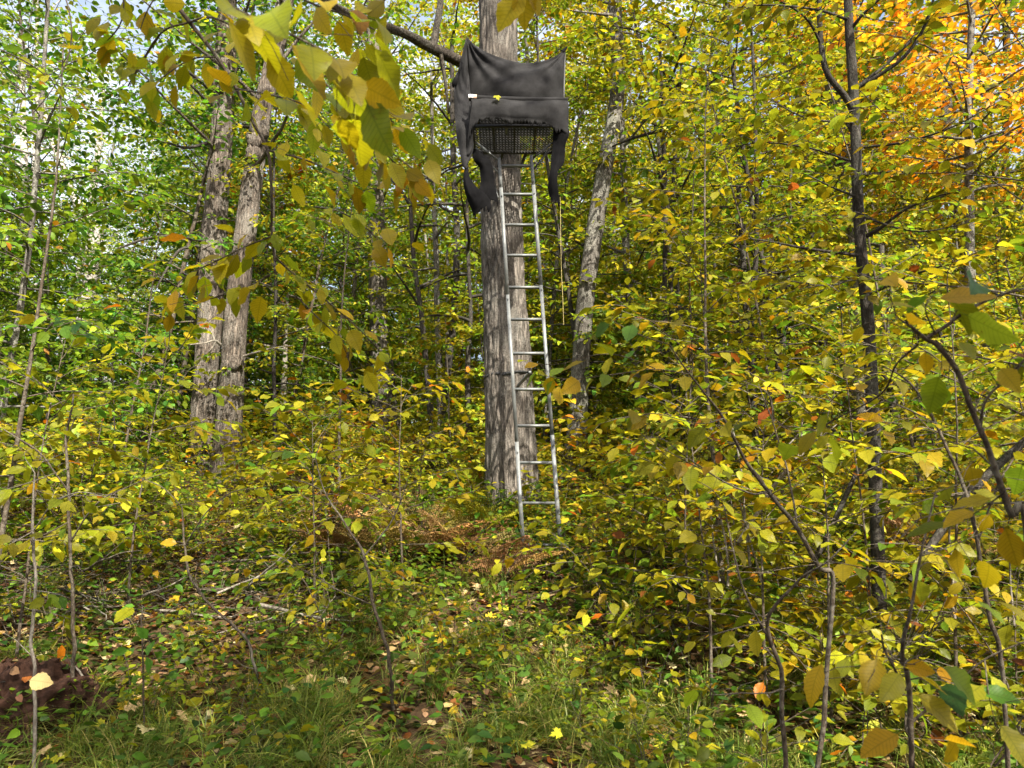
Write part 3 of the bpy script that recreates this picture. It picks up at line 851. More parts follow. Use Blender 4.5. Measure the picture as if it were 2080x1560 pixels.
bar('seat_frame', SL, SR); SL2, SR2 = SL + (0, .36, 0), SR + (0, .36, 0); bar('seat_frame', SL2, SR2); bar('seat_frame', SL, SL2); bar('seat_frame', SR, SR2)
sm = Wood()
for i in range(22):
    u = (i + .5) / 22
    for s in (-1, 1):
        for j in range(6):
            v = j / 6
            sm.box(SL + (SR - SL) * u + (SL2 - SL) * v, SL + (SR - SL) * min(max(u + s * .023, 0), 1) + (SL2 - SL) * (v + 1 / 6), .0115, .007)
part('seat_mesh', sm, M_BLACK)
pb_ = P(1046, 254, 7.85)[2]
bar('back_bar', np.array((SL2[0], 7.93, pb_)), np.array((SR2[0], 7.93, pb_)), .05, .16)
bar('post', P(1029, 272, 7.25), P(1028, 236, 7.12), .02, .02, M_STEEL, (0, 1, 0)); bar('post', P(1129, 262, 7.18), P(1130, 230, 7.1), .018, .018, M_BLACK, (0, 1, 0)); bar('post', P(962, 262, 7.18), P(962, 212, 7.08), .022, .022, M_BLACK, (0, 1, 0))
bar('post', P(948, 300, 7.95), P(947, 80, 7.9), .022, .022, M_BLACK, (0, 1, 0)); bar('post', P(1143, 300, 7.95), P(1147, 106, 7.9), .022, .022, M_BLACK, (0, 1, 0))
for a, b in (((1013, 352, 7.36), (966, 300, 7.62)), ((1013, 326, 7.38), (968, 290, 7.5)), ((1081, 348, 7.36), (1118, 300, 7.62)), ((1079, 324, 7.4), (1122, 290, 7.5))):
    bar('brace', P(*a), P(*b), .018, .018, M_STEEL if a[0] < 1050 else M_BLACK, (0, 1, 0))
bar('brace', P(1012, 402, 7.34), P(1003, 372, 7.5), .02, .02, M_STEEL, (0, 1, 0)); bar('brace', P(1087, 404, 7.34), P(1080, 352, 7.45), .016, .016, M_STEEL, (0, 1, 0))
bar('stabiliser_bar', on(LB, LT, 756) * .5 + on(RB, RT, 756) * .5, np.array((P(1052, 756, 8.05)[0], 8.06, on(LB, LT, 756)[2])), .025, .025, M_STEEL)
# padded shooting rail at the front
RL, RR = P(953, 199, 7.02), P(1153, 204, 7.02)
w = Wood(); q = smooth_path([RL, RL * .5 + RR * .5 - np.array((0, 0, .006)), RR], 20); w.tube(q, .030, 10); part('shooting_rail', w, M_CLOTH, smooth=True)
w = Wood(); w.tube(np.array([RL + (RR - RL) * u + np.array((0, -.002, .006)) for u in (-.005, .02, .045)]), .031, 10); part('rail_end_foam', w, M_WHITE, smooth=True)
w = Wood(); w.tube(np.array([RL + (RR - RL) * u + np.array((0, -.002, .004)) for u in (.046, .06, .078)]), .0315, 10); part('rail_end_foam', w, M_FOAM, smooth=True)
bar('rail_arm', RL + np.array((.03, .03, 0)), np.array((RL[0] + .03, 7.9, RL[2])), .022, .022); bar('rail_arm', RR - np.array((.03, -.03, 0)), np.array((RR[0] - .03, 7.9, RR[2])), .022, .022)
# ratchet strap and rope round trunk
def strap(name, py, label, mat, thick, hh, seed):
    c = np.array([np.interp(P(1030, py, 8.3)[2], OAK_PATH[:, 2], OAK_PATH[:, j]) for j in range(3)])
    rr = np.interp(c[2], OAK_PATH[:, 2], rd) + .016
    w = Wood()
    th = np.linspace(0, 2 * math.pi, 49)
    pts = np.stack([c[0] + rr * np.cos(th), c[1] + rr * np.sin(th), c[2] + .016 * np.sin(th * 5 + seed) * .4 + .02 * np.cos(th)], 1)
    for a, b in zip(pts[:-1], pts[1:]): w.box(a, b + (b - a) * .04, thick, hh)
    for k in range(4):
        a = pts[34 + k]; w.box(a, a + np.array((.03 * (-1) ** k, -.02, -.02)), .012, .018)
    link('strap', w.mesh('strap', mat, lad0, False), stand)
strap('strap', 764, '', M_STRAP, .008, .028, .3)
strap('strap', 300, '', M_STRAP, .008, .03, 1.3)
w = Wood(); a, b = on(LB, LT, 756) * .55 + on(RB, RT, 756) * .45, np.array((P(1022, 763, 8.05)[0], 8.03, P(1022, 763, 8.05)[2]))
w.tube(smooth_path([a, a * .5 + b * .5 + np.array((0, 0, .015)), b], 8), .012, 6); part('strap', w, M_STRAP)

# torn cloth round the stand
cl0 = P(1040, 205, 7.3)
blind = empty('cloth_blind', cl0, 'torn black cloth blind draped round the seat of the ladder stand', 'blind cloth')
def cloth(name, rows, mat, nu=48, nv=30, wr=.018, seed=0.0, fray=0.0, fray_cols=None, rad=None, thick=.003):
    """rows: polylines of (px, py, Y) from top to bottom."""
    rw = np.array([smooth_path([P(*q) for q in r_], nu) for r_ in rows])
    G = np.array([smooth_path(rw[:, j], nv) for j in range(nu)]).transpose(1, 0, 2)
    r = np.random.default_rng(int(seed * 10) + 1)
    fl = r.uniform(0, 1, nu) ** 2
    for i in range(nv):
        for j in range(nu):
            p = Vector(G[i, j])
            u, v = j / (nu - 1), i / (nv - 1)
            dsp = wr * (noise.noise(Vector((p.x * 3.2 + seed, p.z * 3.2, seed))) + .5 * noise.noise(Vector((p.x * 9, p.z * 2.2, seed))))
            if rad:
                for (cu, cv, fr, am) in rad:
                    ang = math.atan2(v - cv, u - cu + 1e-4); ds = math.hypot(u - cu, v - cv)
                    dsp += am * math.sin(ang * fr + seed) * math.exp(-ds * 1.9) * min(1, ds * 6)
            G[i, j, 1] += dsp
            G[i, j, 2] += dsp * .15
    if fray:
        for j in range(nu): G[-1, j, 2] -= fray * fl[j]; G[-2, j, 2] -= fray * .25 * fl[j]
    V = G.reshape(-1, 3) - cl0
    i = np.arange(nv - 1)[:, None] * nu + np.arange(nu - 1)[None]
    q = np.stack([i, i + 1, i + nu + 1, i + nu], -1).reshape(-1, 4)
    o = link(name, mesh_from(name, V, q, mat=mat), blind)
    s = o.modifiers.new('thickness', 'SOLIDIFY'); s.thickness = thick; s.offset = 0
    return o
# rear panel, pinned at its two top corners and sagging between
cloth('rear_panel', [
    [(948, 74, 7.86), (968, 93, 7.84), (1005, 112, 7.80), (1050, 126, 7.78), (1095, 126, 7.79), (1130, 114, 7.82), (1150, 95, 7.86)],
    [(950, 112, 7.86), (985, 134, 7.80), (1040, 153, 7.70), (1095, 151, 7.70), (1146, 126, 7.85)],
    [(953, 160, 7.86), (1000, 175, 7.74), (1045, 180, 7.66), (1095, 180, 7.66), (1144, 170, 7.84)],
    [(956, 215, 7.86), (1000, 218, 7.78), (1045, 220, 7.74), (1095, 220, 7.75), (1144, 215, 7.84)],
    [(958, 258, 7.9), (1000, 260, 7.86), (1045, 258, 7.84), (1095, 262, 7.86), (1143, 256, 7.9)]], M_CLOTH, 60, 36, .016, 1.0,
    rad=[(0, 0, 11, .034), (1, 0, 9, .026)])
w = Wood(); w.tube(np.array([P(1143, 106, 7.86), P(1147, 101, 7.86), P(1152, 95, 7.86)]), np.array([.03, .02, .008]), 7); link('corner_knot', w.mesh('corner_knot', M_DCLOTH, cl0), blind)
# left side panel, wrapping forward
cloth('side_panel', [
    [(935, 128, 7.5), (940, 105, 7.65), (948, 76, 7.86)],
    [(924, 170, 7.2), (936, 165, 7.5), (953, 150, 7.86)],
    [(923, 215, 7.16), (936, 212, 7.3), (956, 200, 7.5)],
    [(926, 265, 7.14), (940, 262, 7.12), (958, 252, 7.2)],
    [(934, 310, 7.12), (946, 308, 7.10), (962, 300, 7.14)],
    [(940, 338, 7.12), (945, 342, 7.10), (950, 336, 7.12)]], M_CLOTH, 24, 44, .022, 2.0, rad=[(1, 0, 9, .03)])
w = Wood(); w.tube(smooth_path([P(938, 128, 7.5), P(931, 150, 7.35), P(924, 166, 7.2), P(922, 178, 7.2)], 10), np.array([.012, .012, .014, .016, .02, .025, .03, .03, .025, .012]), 7); link('torn_edge', w.mesh('torn_edge', M_DCLOTH, cl0), blind)
# front skirt with a frayed lower edge
cloth('front_skirt', [
    [(956, 198, 7.0), (1000, 201, 7.0), (1050, 203, 7.0), (1100, 204, 7.0), (1154, 205, 7.0)],
    [(958, 212, 6.98), (1000, 213, 6.96), (1050, 214, 6.96), (1100, 214, 6.96), (1155, 216, 6.98)],
    [(954, 240, 7.0), (985, 228, 6.96), (1050, 232, 6.95), (1100, 233, 6.95), (1155, 246, 6.99)],
    [(950, 285, 7.05), (972, 242, 6.98), (1045, 243, 6.97), (1095, 247, 6.97), (1154, 268, 7.0)]], M_CLOTH, 130, 22, .016, 3.0, fray=.075)
cloth('side_curtain', [
    [(953, 212, 7.02), (962, 216, 7.0), (978, 226, 6.99)],
    [(952, 250, 7.05), (960, 248, 7.03), (970, 242, 7.02)],
    [(950, 285, 7.08), (956, 280, 7.06), (962, 268, 7.06)],
    [(946, 318, 7.1), (953, 314, 7.08), (960, 300, 7.08)]], M_CLOTH, 14, 24, .015, 3.6)
cloth('torn_strip', [
    [(1128, 246, 7.05), (1140, 252, 7.03), (1155, 262, 7.02)],
    [(1124, 270, 7.06), (1140, 275, 7.03), (1156, 275, 7.03)],
    [(1122, 300, 7.06), (1134, 302, 7.03), (1148, 298, 7.04)],
    [(1119, 325, 7.06), (1132, 325, 7.03), (1146, 330, 7.04)],
    [(1117, 350, 7.06), (1126, 350, 7.03), (1134, 348, 7.04)],
    [(1113, 380, 7.06), (1122, 378, 7.03), (1132, 372, 7.04)],
    [(1116, 398, 7.06), (1124, 402, 7.03), (1138, 412, 7.04)]], M_DCLOTH, 22, 60, .055, 5.0, fray=.10)
cloth('torn_strip', [
    [(944, 336, 7.1), (947, 340, 7.1), (951, 334, 7.1)],
    [(941, 362, 7.1), (946, 366, 7.06), (954, 358, 7.08)],
    [(944, 388, 7.1), (954, 392, 7.04), (970, 382, 7.08)],
    [(952, 412, 7.1), (966, 410, 7.04), (990, 398, 7.08)],
    [(961, 433, 7.1), (972, 427, 7.06), (998, 414, 7.08)]], M_DCLOTH, 24, 44, .045, 6.0, fray=.08)
cloth('torn_strip', [
    [(958, 300, 7.2), (972, 305, 7.18), (985, 315, 7.2)],
    [(962, 325, 7.2), (978, 326, 7.16), (998, 330, 7.2)],
    [(974, 342, 7.2), (986, 345, 7.16), (1003, 352, 7.2)],
    [(976, 372, 7.2), (988, 375, 7.16), (1006, 378, 7.2)],
    [(968, 402, 7.16), (986, 405, 7.12), (1012, 404, 7.16)]], M_DCLOTH, 26, 44, .05, 7.0, fray=.08)
lf = Leaves(); pl = P(1008, 194, 6.95); lf.add(pl, (.3, -.5, -.7), (0.1, -.9, .5), .085, YELL)
A = lf.arr(); o = single_leaf(tuple(a for a in A), 0, None, rng, leafset='maple', name='fallen_leaf'); tag(o, 'yellow maple leaf caught on the front rail of the cloth blind', 'leaf', 'fallen leaves')
# cord hanging right of the oak
w = Wood(); w.tube(smooth_path([P(1138, 400, 8.6), P(1140, 540, 8.6), P(1143, 600, 8.6), P(1145, 660, 8.6)], 14), .0022, 5)
cordb = P(1145, 660, 8.6); o = link('cord', w.mesh('cord', M_CORD, cordb), None, cordb); tag(o, 'thin tan cord hanging straight down right of the ladder', 'cord')


# ------------------------------------------------------------------ labels that single out one of many
ORD = ['', 'second', 'third', 'fourth', 'fifth', 'sixth', 'seventh', 'eighth', 'ninth', 'tenth', 'eleventh', 'twelfth', 'thirteenth', 'fourteenth', 'fifteenth', 'sixteenth', 'seventeenth', 'eighteenth', 'nineteenth', 'twentieth']
TENS = ['', '', 'twenty', 'thirty', 'forty', 'fifty', 'sixty']
UNITS = ['', 'first', 'second', 'third', 'fourth', 'fifth', 'sixth', 'seventh', 'eighth', 'ninth']
def ordinal(i):
    if i == 0: return 'first'
    if i < 20: return ORD[i]
    n = i + 1
    return (TENS[n // 10] + ('ieth' if False else '')) + ('-' + UNITS[n % 10] if n % 10 else '') if n % 10 else TENS[n // 10][:-1] + 'ieth'

def zone(px):
    for hi, nm in ((150, 'by the left border'), (400, 'left of the twin trunks'), (620, 'around the twin trunks'), (800, 'just right of the twin trunks'), (985, 'just left of the oak'),
                   (1160, 'behind the ladder'), (1300, 'around the leaning tree'), (1500, 'right of the leaning tree'), (1680, 'left of the black sapling'), (1860, 'around the black sapling')):
        if px < hi: return nm
    return 'by the right border'

class Namer:
    """Collects things of one kind and then words a label for each from its look, its neighbours and its order among its likes."""
    def __init__(s): s.items = []
    def add(s, o, look, px): s.items.append((o, look, px))
    def done(s, fmt='{look} {zone}, {ord} from the left'):
        cells = {}
        for it in s.items: cells.setdefault((it[1], zone(it[2])), []).append(it)
        for (look, zn), v in cells.items():
            v.sort(key=lambda t: t[2])
            for i, (o, _, px) in enumerate(v):
                o['label'] = f'{look} {zn}' if len(v) == 1 else fmt.format(look=look, zone=zn, ord=ordinal(i))

def gpx(x, y, dz=0.0):
    q = pix((x, y, float(ground_z(x, y)) + dz))
    return q if q else (5000, 5000)

WINDOWS = [(955, 1125, 8.6, 1.0), (905, 1170, 7.6, 2.5), (375, 600, 10.3, 1.3), (1150, 1265, 10.4, .9), (745, 800, 14.5, 1.6)]
def blocks(x, y, rad, h):
    q = gpx(x, y)
    w = rad * FOC / max(y, .5)
    for lo, hi, Y, hmin in WINDOWS:
        if y < Y and h > hmin and q[0] + w > lo and q[0] - w < hi: return True
    return False

# ------------------------------------------------------------------ foliage stock: understory trees, saplings, far trees
def stock(name, cat, group, n, seed, trunk_r, foliage, kind, bark, **kw):
    out = []
    for i in range(n):
        r = np.random.default_rng(seed + i)
        k = dict(kw)
        h = k.pop('h') * r.uniform(.88, 1.12)
        pal = k.pop('pal'); pal = pal[i % len(pal)] if isinstance(pal, list) else pal
        res = grow(h, r, trunk_r * r.uniform(.8, 1.2), pal, **k)
        out.append((emit(name, (0, 0, -50), res, None, cat, group, kind='maple' if name == 'sapling' and i in (2, 4) else kind, bark=bark[i % len(bark)], foliage_name=foliage, r=r), h, pal))
    return out
MID = stock('understory_tree', 'tree', 'understory trees in autumn leaf', 6, 100, .05, 'crown', 'mid', [M_DARK, M_GREY, M_TWIG], h=9.5, pal=['ygreen', 'yellow', 'lime'], size=.112, n_branch=52, z0=.10, blen=2.0, el=(.1, .9), bend=-.45, spacing=.055, twig_gap=.12, twig_len=.5, flat=.5)
SAP = stock('sapling', 'sapling', 'saplings between the trees', 6, 200, .018, 'crown', 'mid', [M_TWIG, M_DARK], h=3.4, pal=['ygreen', 'yellow', 'lime'], size=.108, n_branch=28, z0=.12, blen=1.05, el=(.1, .9), bend=-.45, spacing=.055, twig_gap=.11, twig_len=.36, flat=.45)
FAR = stock('far_tree', 'tree', 'tall trees deeper in the wood', 5, 300, .14, 'crown', 'far', [M_GREY, M_OAK, M_DARK], h=19, pal=['ygreen', 'lime', 'yellow', 'lime', 'ygreen'], size=.19, n_branch=64, z0=.10, blen=4.2, el=(.1, 1.0), bend=-.35, spacing=.10, twig_gap=.22, twig_len=1.0, flat=.7, k=10)
FARG = stock('far_tree', 'tree', 'tall trees deeper in the wood', 3, 400, .13, 'crown', 'far', [M_GREY, M_BIRCH], h=20, pal=['green', 'lime', 'green'], size=.175, n_branch=54, z0=.12, blen=3.6, el=(.2, 1.1), bend=-.3, spacing=.11, twig_gap=.26, twig_len=.9, flat=.7, k=10)
USED = set()
def place(protos, i, loc, rz, sc, tint=None):
    root, h, pal = protos[i % len(protos)]
    if root.name not in USED and tint is None and False:
        return root
    c = copy_plant(root, loc, rz, sc, tint)
    return c
LOOKS = {'ygreen': 'yellow-green', 'yellow': 'yellow', 'lime': 'light green', 'green': 'green'}

def scatter(protos, ylo, yhi, n, gap, namer, what, prad, r, keep=lambda x, y, px: True, scl=(.75, 1.2), span=.86, sink=.02, tints=None):
    pts = []; tries = 0
    while len(pts) < n and tries < n * 60:
        tries += 1
        y = math.sqrt(r.uniform(ylo ** 2, yhi ** 2)); x = r.uniform(-span, span) * (y + 1.0)
        if any((x - a) ** 2 + (y - b) ** 2 < gap ** 2 for a, b in pts): continue
        q = gpx(x, y)
        sc = r.uniform(*scl)
        i = int(r.integers(len(protos)))
        root, h, pal = protos[i]
        if blocks(x, y, prad * sc, h * sc) or not keep(x, y, q[0]): continue
        pts.append((x, y))
        px = q[0]
        ti = tints(px, y, r) if tints else None
        o = place(protos, i, (x, y, float(ground_z(x, y)) - sink), r.uniform(0, 6.28), sc, ti)
        namer.add(o, f'{LOOKS.get(pal, pal)} leaved {what}', px)
    return pts

def tint_by_place(px, y, r):
    """Species drift: greener to the left, golden to the right."""
    a = np.clip((px - 200) / 1700, 0, 1) + r.normal(0, .16)
    if a < .22: return (.55, .85, 1.0)
    if a < .45: return (.85, 1.0, 1.0)
    if a < .8: return (1.02, 1.02, .95)
    return (1.12, 1.03, .9)
r = np.random.default_rng(77)
nm_mid, nm_far, nm_sap = Namer(), Namer(), Namer()
def keep_mid(x, y, px):
    if px > 1800 and y < 13: return False
    if px < 330: return r.random() < .33
    return True
scatter(MID, 8.5, 15, 34, 1.3, nm_mid, 'understory tree', 1.7, r, keep_mid, (.7, 1.15), tints=tint_by_place)
scatter(MID, 15, 30, 84, 1.5, nm_mid, 'understory tree', 1.7, r, keep_mid, (.8, 1.35), tints=tint_by_place)
scatter(SAP, 6.6, 9.5, 15, .9, nm_sap, 'sapling', 1.0, r, lambda x, y, px: px > 1250 or px < 300 and r.random() < .4 or 640 < px < 900 and y > 7.5, (.6, 1.1), tints=tint_by_place)
scatter(SAP, 9, 20, 90, .8, nm_sap, 'sapling', .9, r, lambda x, y, px: True, (.6, 1.2), tints=tint_by_place)
scatter(FAR, 17, 48, 66, 2.8, nm_far, 'tall far tree', 3.5, r, lambda x, y, px: px > 560, (.7, 1.1), tints=tint_by_place)
scatter(FARG, 19, 55, 30, 3.2, nm_far, 'tall far tree', 3.5, r, lambda x, y, px: px < 620, (.7, 1.1))
for roots in (MID, SAP, FAR, FARG):
    for ro, h, pal in roots: pass

# orange maple in the sun at the upper right, and a golden one behind the oak
def maple(name_label, px, Y, h, pal, seed, zlo=.35, blen=3.0):
    p = P(px, 900, Y); x = p[0]
    rr = np.random.default_rng(seed)
    res = grow(h, rr, .12, pal, .16, 74, zlo, blen, el=(.2, 1.0), bend=-.4, spacing=.085, twig_gap=.17, twig_len=.75, flat=.6, k=10)
    return emit('maple_tree', (x, Y, float(ground_z(x, Y)) - .02), res, name_label, 'tree', None, kind='mid', bark=M_GREY, r=rr)
maple('glowing orange maple at the upper right corner', 1990, 12.5, 14, 'orange', 501, .40, 3.4)
maple('second orange maple crown left of the glowing one', 1760, 16.5, 16, 'orange', 504, .48, 3.0)
maple('golden maple crown rising behind the cloth blind', 1120, 21, 19, 'gold', 502, .5, 3.2)
maple('golden young maple half hidden behind the twin trunks', 480, 15.5, 7.5, 'gold', 503, .35, 1.1)

# ------------------------------------------------------------------ unseen trees added behind and beside the camera so their crowns shade the clearing
nm_back = Namer()
HIGH = stock('far_tree', 'tree', 'tall trees deeper in the wood', 2, 450, .12, 'crown', 'far', [M_GREY], h=19, pal=['lime', 'ygreen'], size=.14, n_branch=44, z0=.55, blen=3.2, el=(.1, 1.0), bend=-.3, spacing=.10, twig_gap=.22, twig_len=.9, flat=.7, k=10)  # high crowns shaped to shade the stand and trunks from outside the view
rb = np.random.default_rng(19)
BACK = [(-1.6, -5.6, .70, 0), (1.3, -5.2, .68, 1), (4.3, -5.5, .72, 4), (7.2, -4.9, .66, 3), (-4.4, -4.4, .66, 2), (-.2, -9.5, .85, 1), (5.6, -9.2, .8, 2), (10.5, -8.0, .9, 0)]  # unseen shade casters, placed by where their shadows fall
for i, (x, y, sc, pi) in enumerate([(5.1, -.6, .84, 0), (2.2, -2.6, 1.1, 1), (-1.6, -3.4, 1.12, 0)]):
    o = place(HIGH, pi, (x, y, float(ground_z(x, y)) - .05), i * 2.0, sc)
    o['label'] = f'high crowned shade tree added close beside the viewpoint, {ordinal(i)} of those standing outside the view'
    o['group'] = 'shade trees added outside the view'
for i, (x, y, sc, pi) in enumerate(BACK):
    o = place(FAR, pi, (x, y, float(ground_z(x, y)) - .05), i * 1.3, sc)
    o['label'] = f'canopy tree added to shade the clearing, {ordinal(i)} of those standing outside the view'
    o['group'] = 'shade trees added outside the view'

# ------------------------------------------------------------------ black cherry sapling with ascending forks
def black_sapling():
    spec = [(1780, 1040, 5.6, 26), (1772, 820, 5.6, 25), (1762, 640, 5.6, 24), (1750, 520, 5.6, 22), (1742, 400, 5.6, 21), (1738, 280, 5.6, 20), (1732, 160, 5.6, 19), (1724, 40, 5.6, 17), (1720, -100, 5.6, 15), (1716, -320, 5.6, 11)]
    p, r_ = px_trunk(spec); p, r_ = to_ground(p, r_, .15)
    o0 = np.array((p[0][0], p[0][1], float(ground_z(p[0][0], p[0][1]))))
    rr = np.random.default_rng(81); tr, wd, lv = Wood(), Wood(), Leaves()
    q = smooth_path(np.column_stack([p, r_]), 60)
    tr.tube(q[:, :3] - o0, q[:, 3], 12)
    forks = [[(1740, 235, 5.6, 15), (1712, 190, 5.55, 13), (1680, 150, 5.5, 12), (1668, 90, 5.5, 11), (1664, 0, 5.5, 10), (1670, -140, 5.5, 8), (1680, -300, 5.5, 4)],
             [(1738, 180, 5.6, 9), (1790, 150, 5.5, 8), (1840, 112, 5.45, 7), (1880, 50, 5.4, 6), (1900, -20, 5.4, 5), (1915, -120, 5.4, 3)],
             [(1736, 182, 5.6, 8), (1800, 130, 5.65, 7), (1860, 70, 5.7, 6), (1906, 0, 5.75, 5)],
             [(1728, 60, 5.6, 8), (1752, 30, 5.5, 6), (1790, -5, 5.4, 5)], [(1732, 270, 5.6, 7), (1714, 240, 5.65, 6)],
             [(1760, 480, 5.6, 9), (1790, 462, 5.5, 8), (1840, 425, 5.4, 6), (1900, 400, 5.3, 5), (1960, 385, 5.2, 3)],
             [(1752, 520, 5.6, 7), (1640, 505, 5.4, 6), (1560, 490, 5.3, 5), (1490, 480, 5.2, 3)],
             [(1740, 400, 5.6, 6), (1690, 380, 5.4, 5), (1630, 350, 5.3, 3)], [(1740, 358, 5.6, 6), (1800, 350, 5.4, 4), (1880, 352, 5.2, 3)],
             [(1668, 90, 5.5, 6), (1640, 40, 5.4, 5), (1590, 5, 5.3, 4), (1540, -10, 5.2, 3)], [(1740, 300, 5.6, 6), (1830, 290, 5.2, 5), (1930, 260, 5.0, 4), (2040, 200, 4.8, 3)],
             [(1738, 250, 5.6, 5), (1640, 240, 5.3, 4), (1560, 200, 5.1, 3)], [(1724, 40, 5.6, 6), (1660, 20, 5.3, 5), (1560, 10, 5.0, 4), (1460, 20, 4.8, 3)],
             [(1764, 600, 5.6, 6), (1850, 560, 5.2, 5), (1950, 530, 5.0, 4), (2050, 500, 4.9, 3)], [(1750, 440, 5.6, 5), (1860, 470, 5.1, 4), (1980, 450, 4.9, 3)],
             [(1738, 330, 5.6, 5), (1640, 300, 5.8, 4), (1540, 290, 5.9, 3), (1450, 310, 6, 2)], [(1760, 560, 5.6, 5), (1680, 580, 5.2, 4), (1600, 570, 5.0, 3)]]
    for i, f in enumerate(forks):
        fp, fr = px_trunk(f); s = smooth_path(np.column_stack([fp, fr]), 14)
        if i < 5: tr.tube(s[:, :3] - o0, s[:, 3], 8)
        spray(wd, lv, s[:, :3] - o0, rr, fr[0], 'olive', .10, .065, .14, .42, start=.12, k=6, twig_r=.003)
    emit('black_sapling', o0, (tr, wd, lv), 'black barked sapling forking high up, dark against the bright leaves', 'sapling', None, kind='mid', n_single=300, bark=M_DARK, foliage_name='foliage', r=rr)
black_sapling()
# hornbeam sprays from the right: two more near saplings
def near_sapling(px, Y, h, pal, label, seed, nb=24, blen=1.5, tr_=.022, ns=300, z0=.2, size=.105, leanx=0.0, path=None):
    p = gp_at(px, Y); rr = np.random.default_rng(seed)
    tp = trunk_path(h, rr, .05)
    tp[:, 0] += leanx * (tp[:, 2] / h) ** 1.2
    res = grow(h, rr, tr_, pal, size, nb, z0, blen, el=(.15, .9), bend=-.4, spacing=.07, twig_gap=.15, twig_len=.42, path=tp)
    return emit('sapling', p, res, label, 'sapling', None, kind='mid', n_single=ns, bark=M_TWIG, foliage_name='foliage', r=rr)
def gp_at(px, Y):
    x = (px - 1040) / FOC * Y
    for _ in range(3):
        z = float(ground_z(x, Y)); q = pix((x, Y, z)); x += (px - q[0]) / FOC * Y
    return np.array((x, Y, float(ground_z(x, Y)) - .02))
near_sapling(2120, 5.0, 5.2, 'olive', 'tall arching sapling cut by the right border', 82, 26, 1.9, .03)
near_sapling(1470, 6.0, 4.6, 'olive', 'olive leaved sapling with wide level sprays right of the leaning tree', 83, 24, 1.3)
near_sapling(1900, 7.4, 5.6, 'ygreen', 'yellow-green sapling right of the black sapling', 84, 26, 1.6)
near_sapling(1600, 8.2, 6.0, 'ygreen', 'tall yellow-green sapling left of the black sapling', 85, 28, 1.5)
near_sapling(1410, 8.6, 5.0, 'ygreen', 'yellow-green sapling behind the olive leaved one', 86, 24, 1.3)
near_sapling(-40, 5.0, 4.6, 'green', 'green leaved sapling cut by the left border', 87, 14, 1.0, .022)
near_sapling(690, 9.0, 4.4, 'lime', 'light green sapling between the twin trunks and the oak', 88, 20, 1.1)
near_sapling(240, 9.5, 3.8, 'lime', 'light green sapling left of the twin trunks', 89, 16, 1.0)

# the wood beyond, too far to pick single trees apart
def distant_wood():
    r = np.random.default_rng(171); lv = Leaves(); n = 90000
    y = np.sqrt(r.uniform(42 ** 2, 85 ** 2, n)); x = r.uniform(-.85, .85, n) * y; z = 22 * r.uniform(0, 1, n) ** 1.35
    px = 1040 + FOC * x / y
    den = np.array([noise.noise(Vector((a * .16, c * .16, b * .22))) for a, b, c in zip(x, y, z)])
    ok = den > np.where(px < 420, .02, -.22) + .012 * z
    x, y, z, px = x[ok], y[ok], z[ok], px[ok]; m = len(x)
    p = np.stack([x, y, ground_z(x, y) + z], 1)
    d = nrmz(r.normal(0, 1, (m, 3)) + (0, 0, -.5)); nn = nrmz(r.normal(0, .8, (m, 3)) + (0, -.2, .8))
    c = np.where((px < 700)[:, None], colours(m, 'green', r), np.where((px < 1300)[:, None], colours(m, 'ygreen', r), colours(m, 'yellow', r)))
    lv.add(p, d, nn, .38 * r.uniform(.6, 1.3, m), c)
    o = link('distant_wood', leaf_mesh('distant_wood', lv.arr(), 'far', M_MASS, r)); tag(o, 'far wood closing the view behind the trunks', kind='stuff')
distant_wood()

for i_, (px_, Y_, h_, pal_, lab_) in enumerate([
    (1690, 4.4, 2.0, 'oliveg', 'waist high golden sapling in front of the black sapling'), (1790, 4.9, 2.4, 'ygreen', 'yellow-green sapling hiding the foot of the black sapling'), (1560, 4.7, 1.9, 'oliveg', 'golden olive sapling left of the black sapling foot'),
    (1950, 4.3, 2.6, 'yellow', 'yellow sapling behind the thick forked stem'), (1400, 5.4, 2.2, 'ygreen', 'yellow-green sapling nearest the ladder on its right'), (1450, 4.6, 2.2, 'oliveg', 'golden sapling beside the bleached dead branch'),
    (30, 5.2, 2.5, 'yellow', 'yellow sapling at the left border above the mound'), (260, 6.0, 2.4, 'yellow', 'yellow sapling behind the brush pile'), (640, 6.2, 1.6, 'ygreen', 'yellow-green sapling below the twin trunks'), (820, 6.6, 2.0, 'oliveg', 'golden sapling behind the rusty ferns')]):
    near_sapling(px_, Y_, h_, pal_, lab_, 860 + i_, 16, .85, .012, 220, .18, .112)

# ------------------------------------------------------------------ shrubs of the forest edge
def make_shrub(h, r, pal, n_stem, n_br, size, leafgap=.085, blen=.55):
    tr, wd, lv = Wood(), Wood(), Leaves()
    for s in range(n_stem):
        az = r.uniform(0, 6.28); el = r.uniform(1.05, 1.45)
        hh = h * r.uniform(.6, 1.1)
        p0 = np.array((r.normal(0, .05), r.normal(0, .05), -.06))
        st = branch_path(p0, az, el, hh, r, 9, r.uniform(-.5, .1), .09)
        tr.tube(st, np.linspace(.0055, .0018, 9) * (h / 1.3 + .3), 5)
        put_leaves(lv, st[5:], r, leafgap, size, pal, flat=.38, droop=.25)
        for b in range(n_br):
            u = r.uniform(.3, .95)
            i = u * 8; p = st[int(i)] + (st[min(int(i) + 1, 8)] - st[int(i)]) * (i - int(i))
            bp = branch_path(p, r.uniform(0, 6.28), r.uniform(-.05, .7), blen * r.uniform(.5, 1.2), r, 5, -.35, .12)
            wd.tube(bp, np.linspace(.0026, .0012, 5), 4, cap=False)
            put_leaves(lv, bp, r, leafgap, size, pal, flat=.38, droop=.22, start=.2)
    return tr, wd, lv
NEARSH, MIDSH = [], []
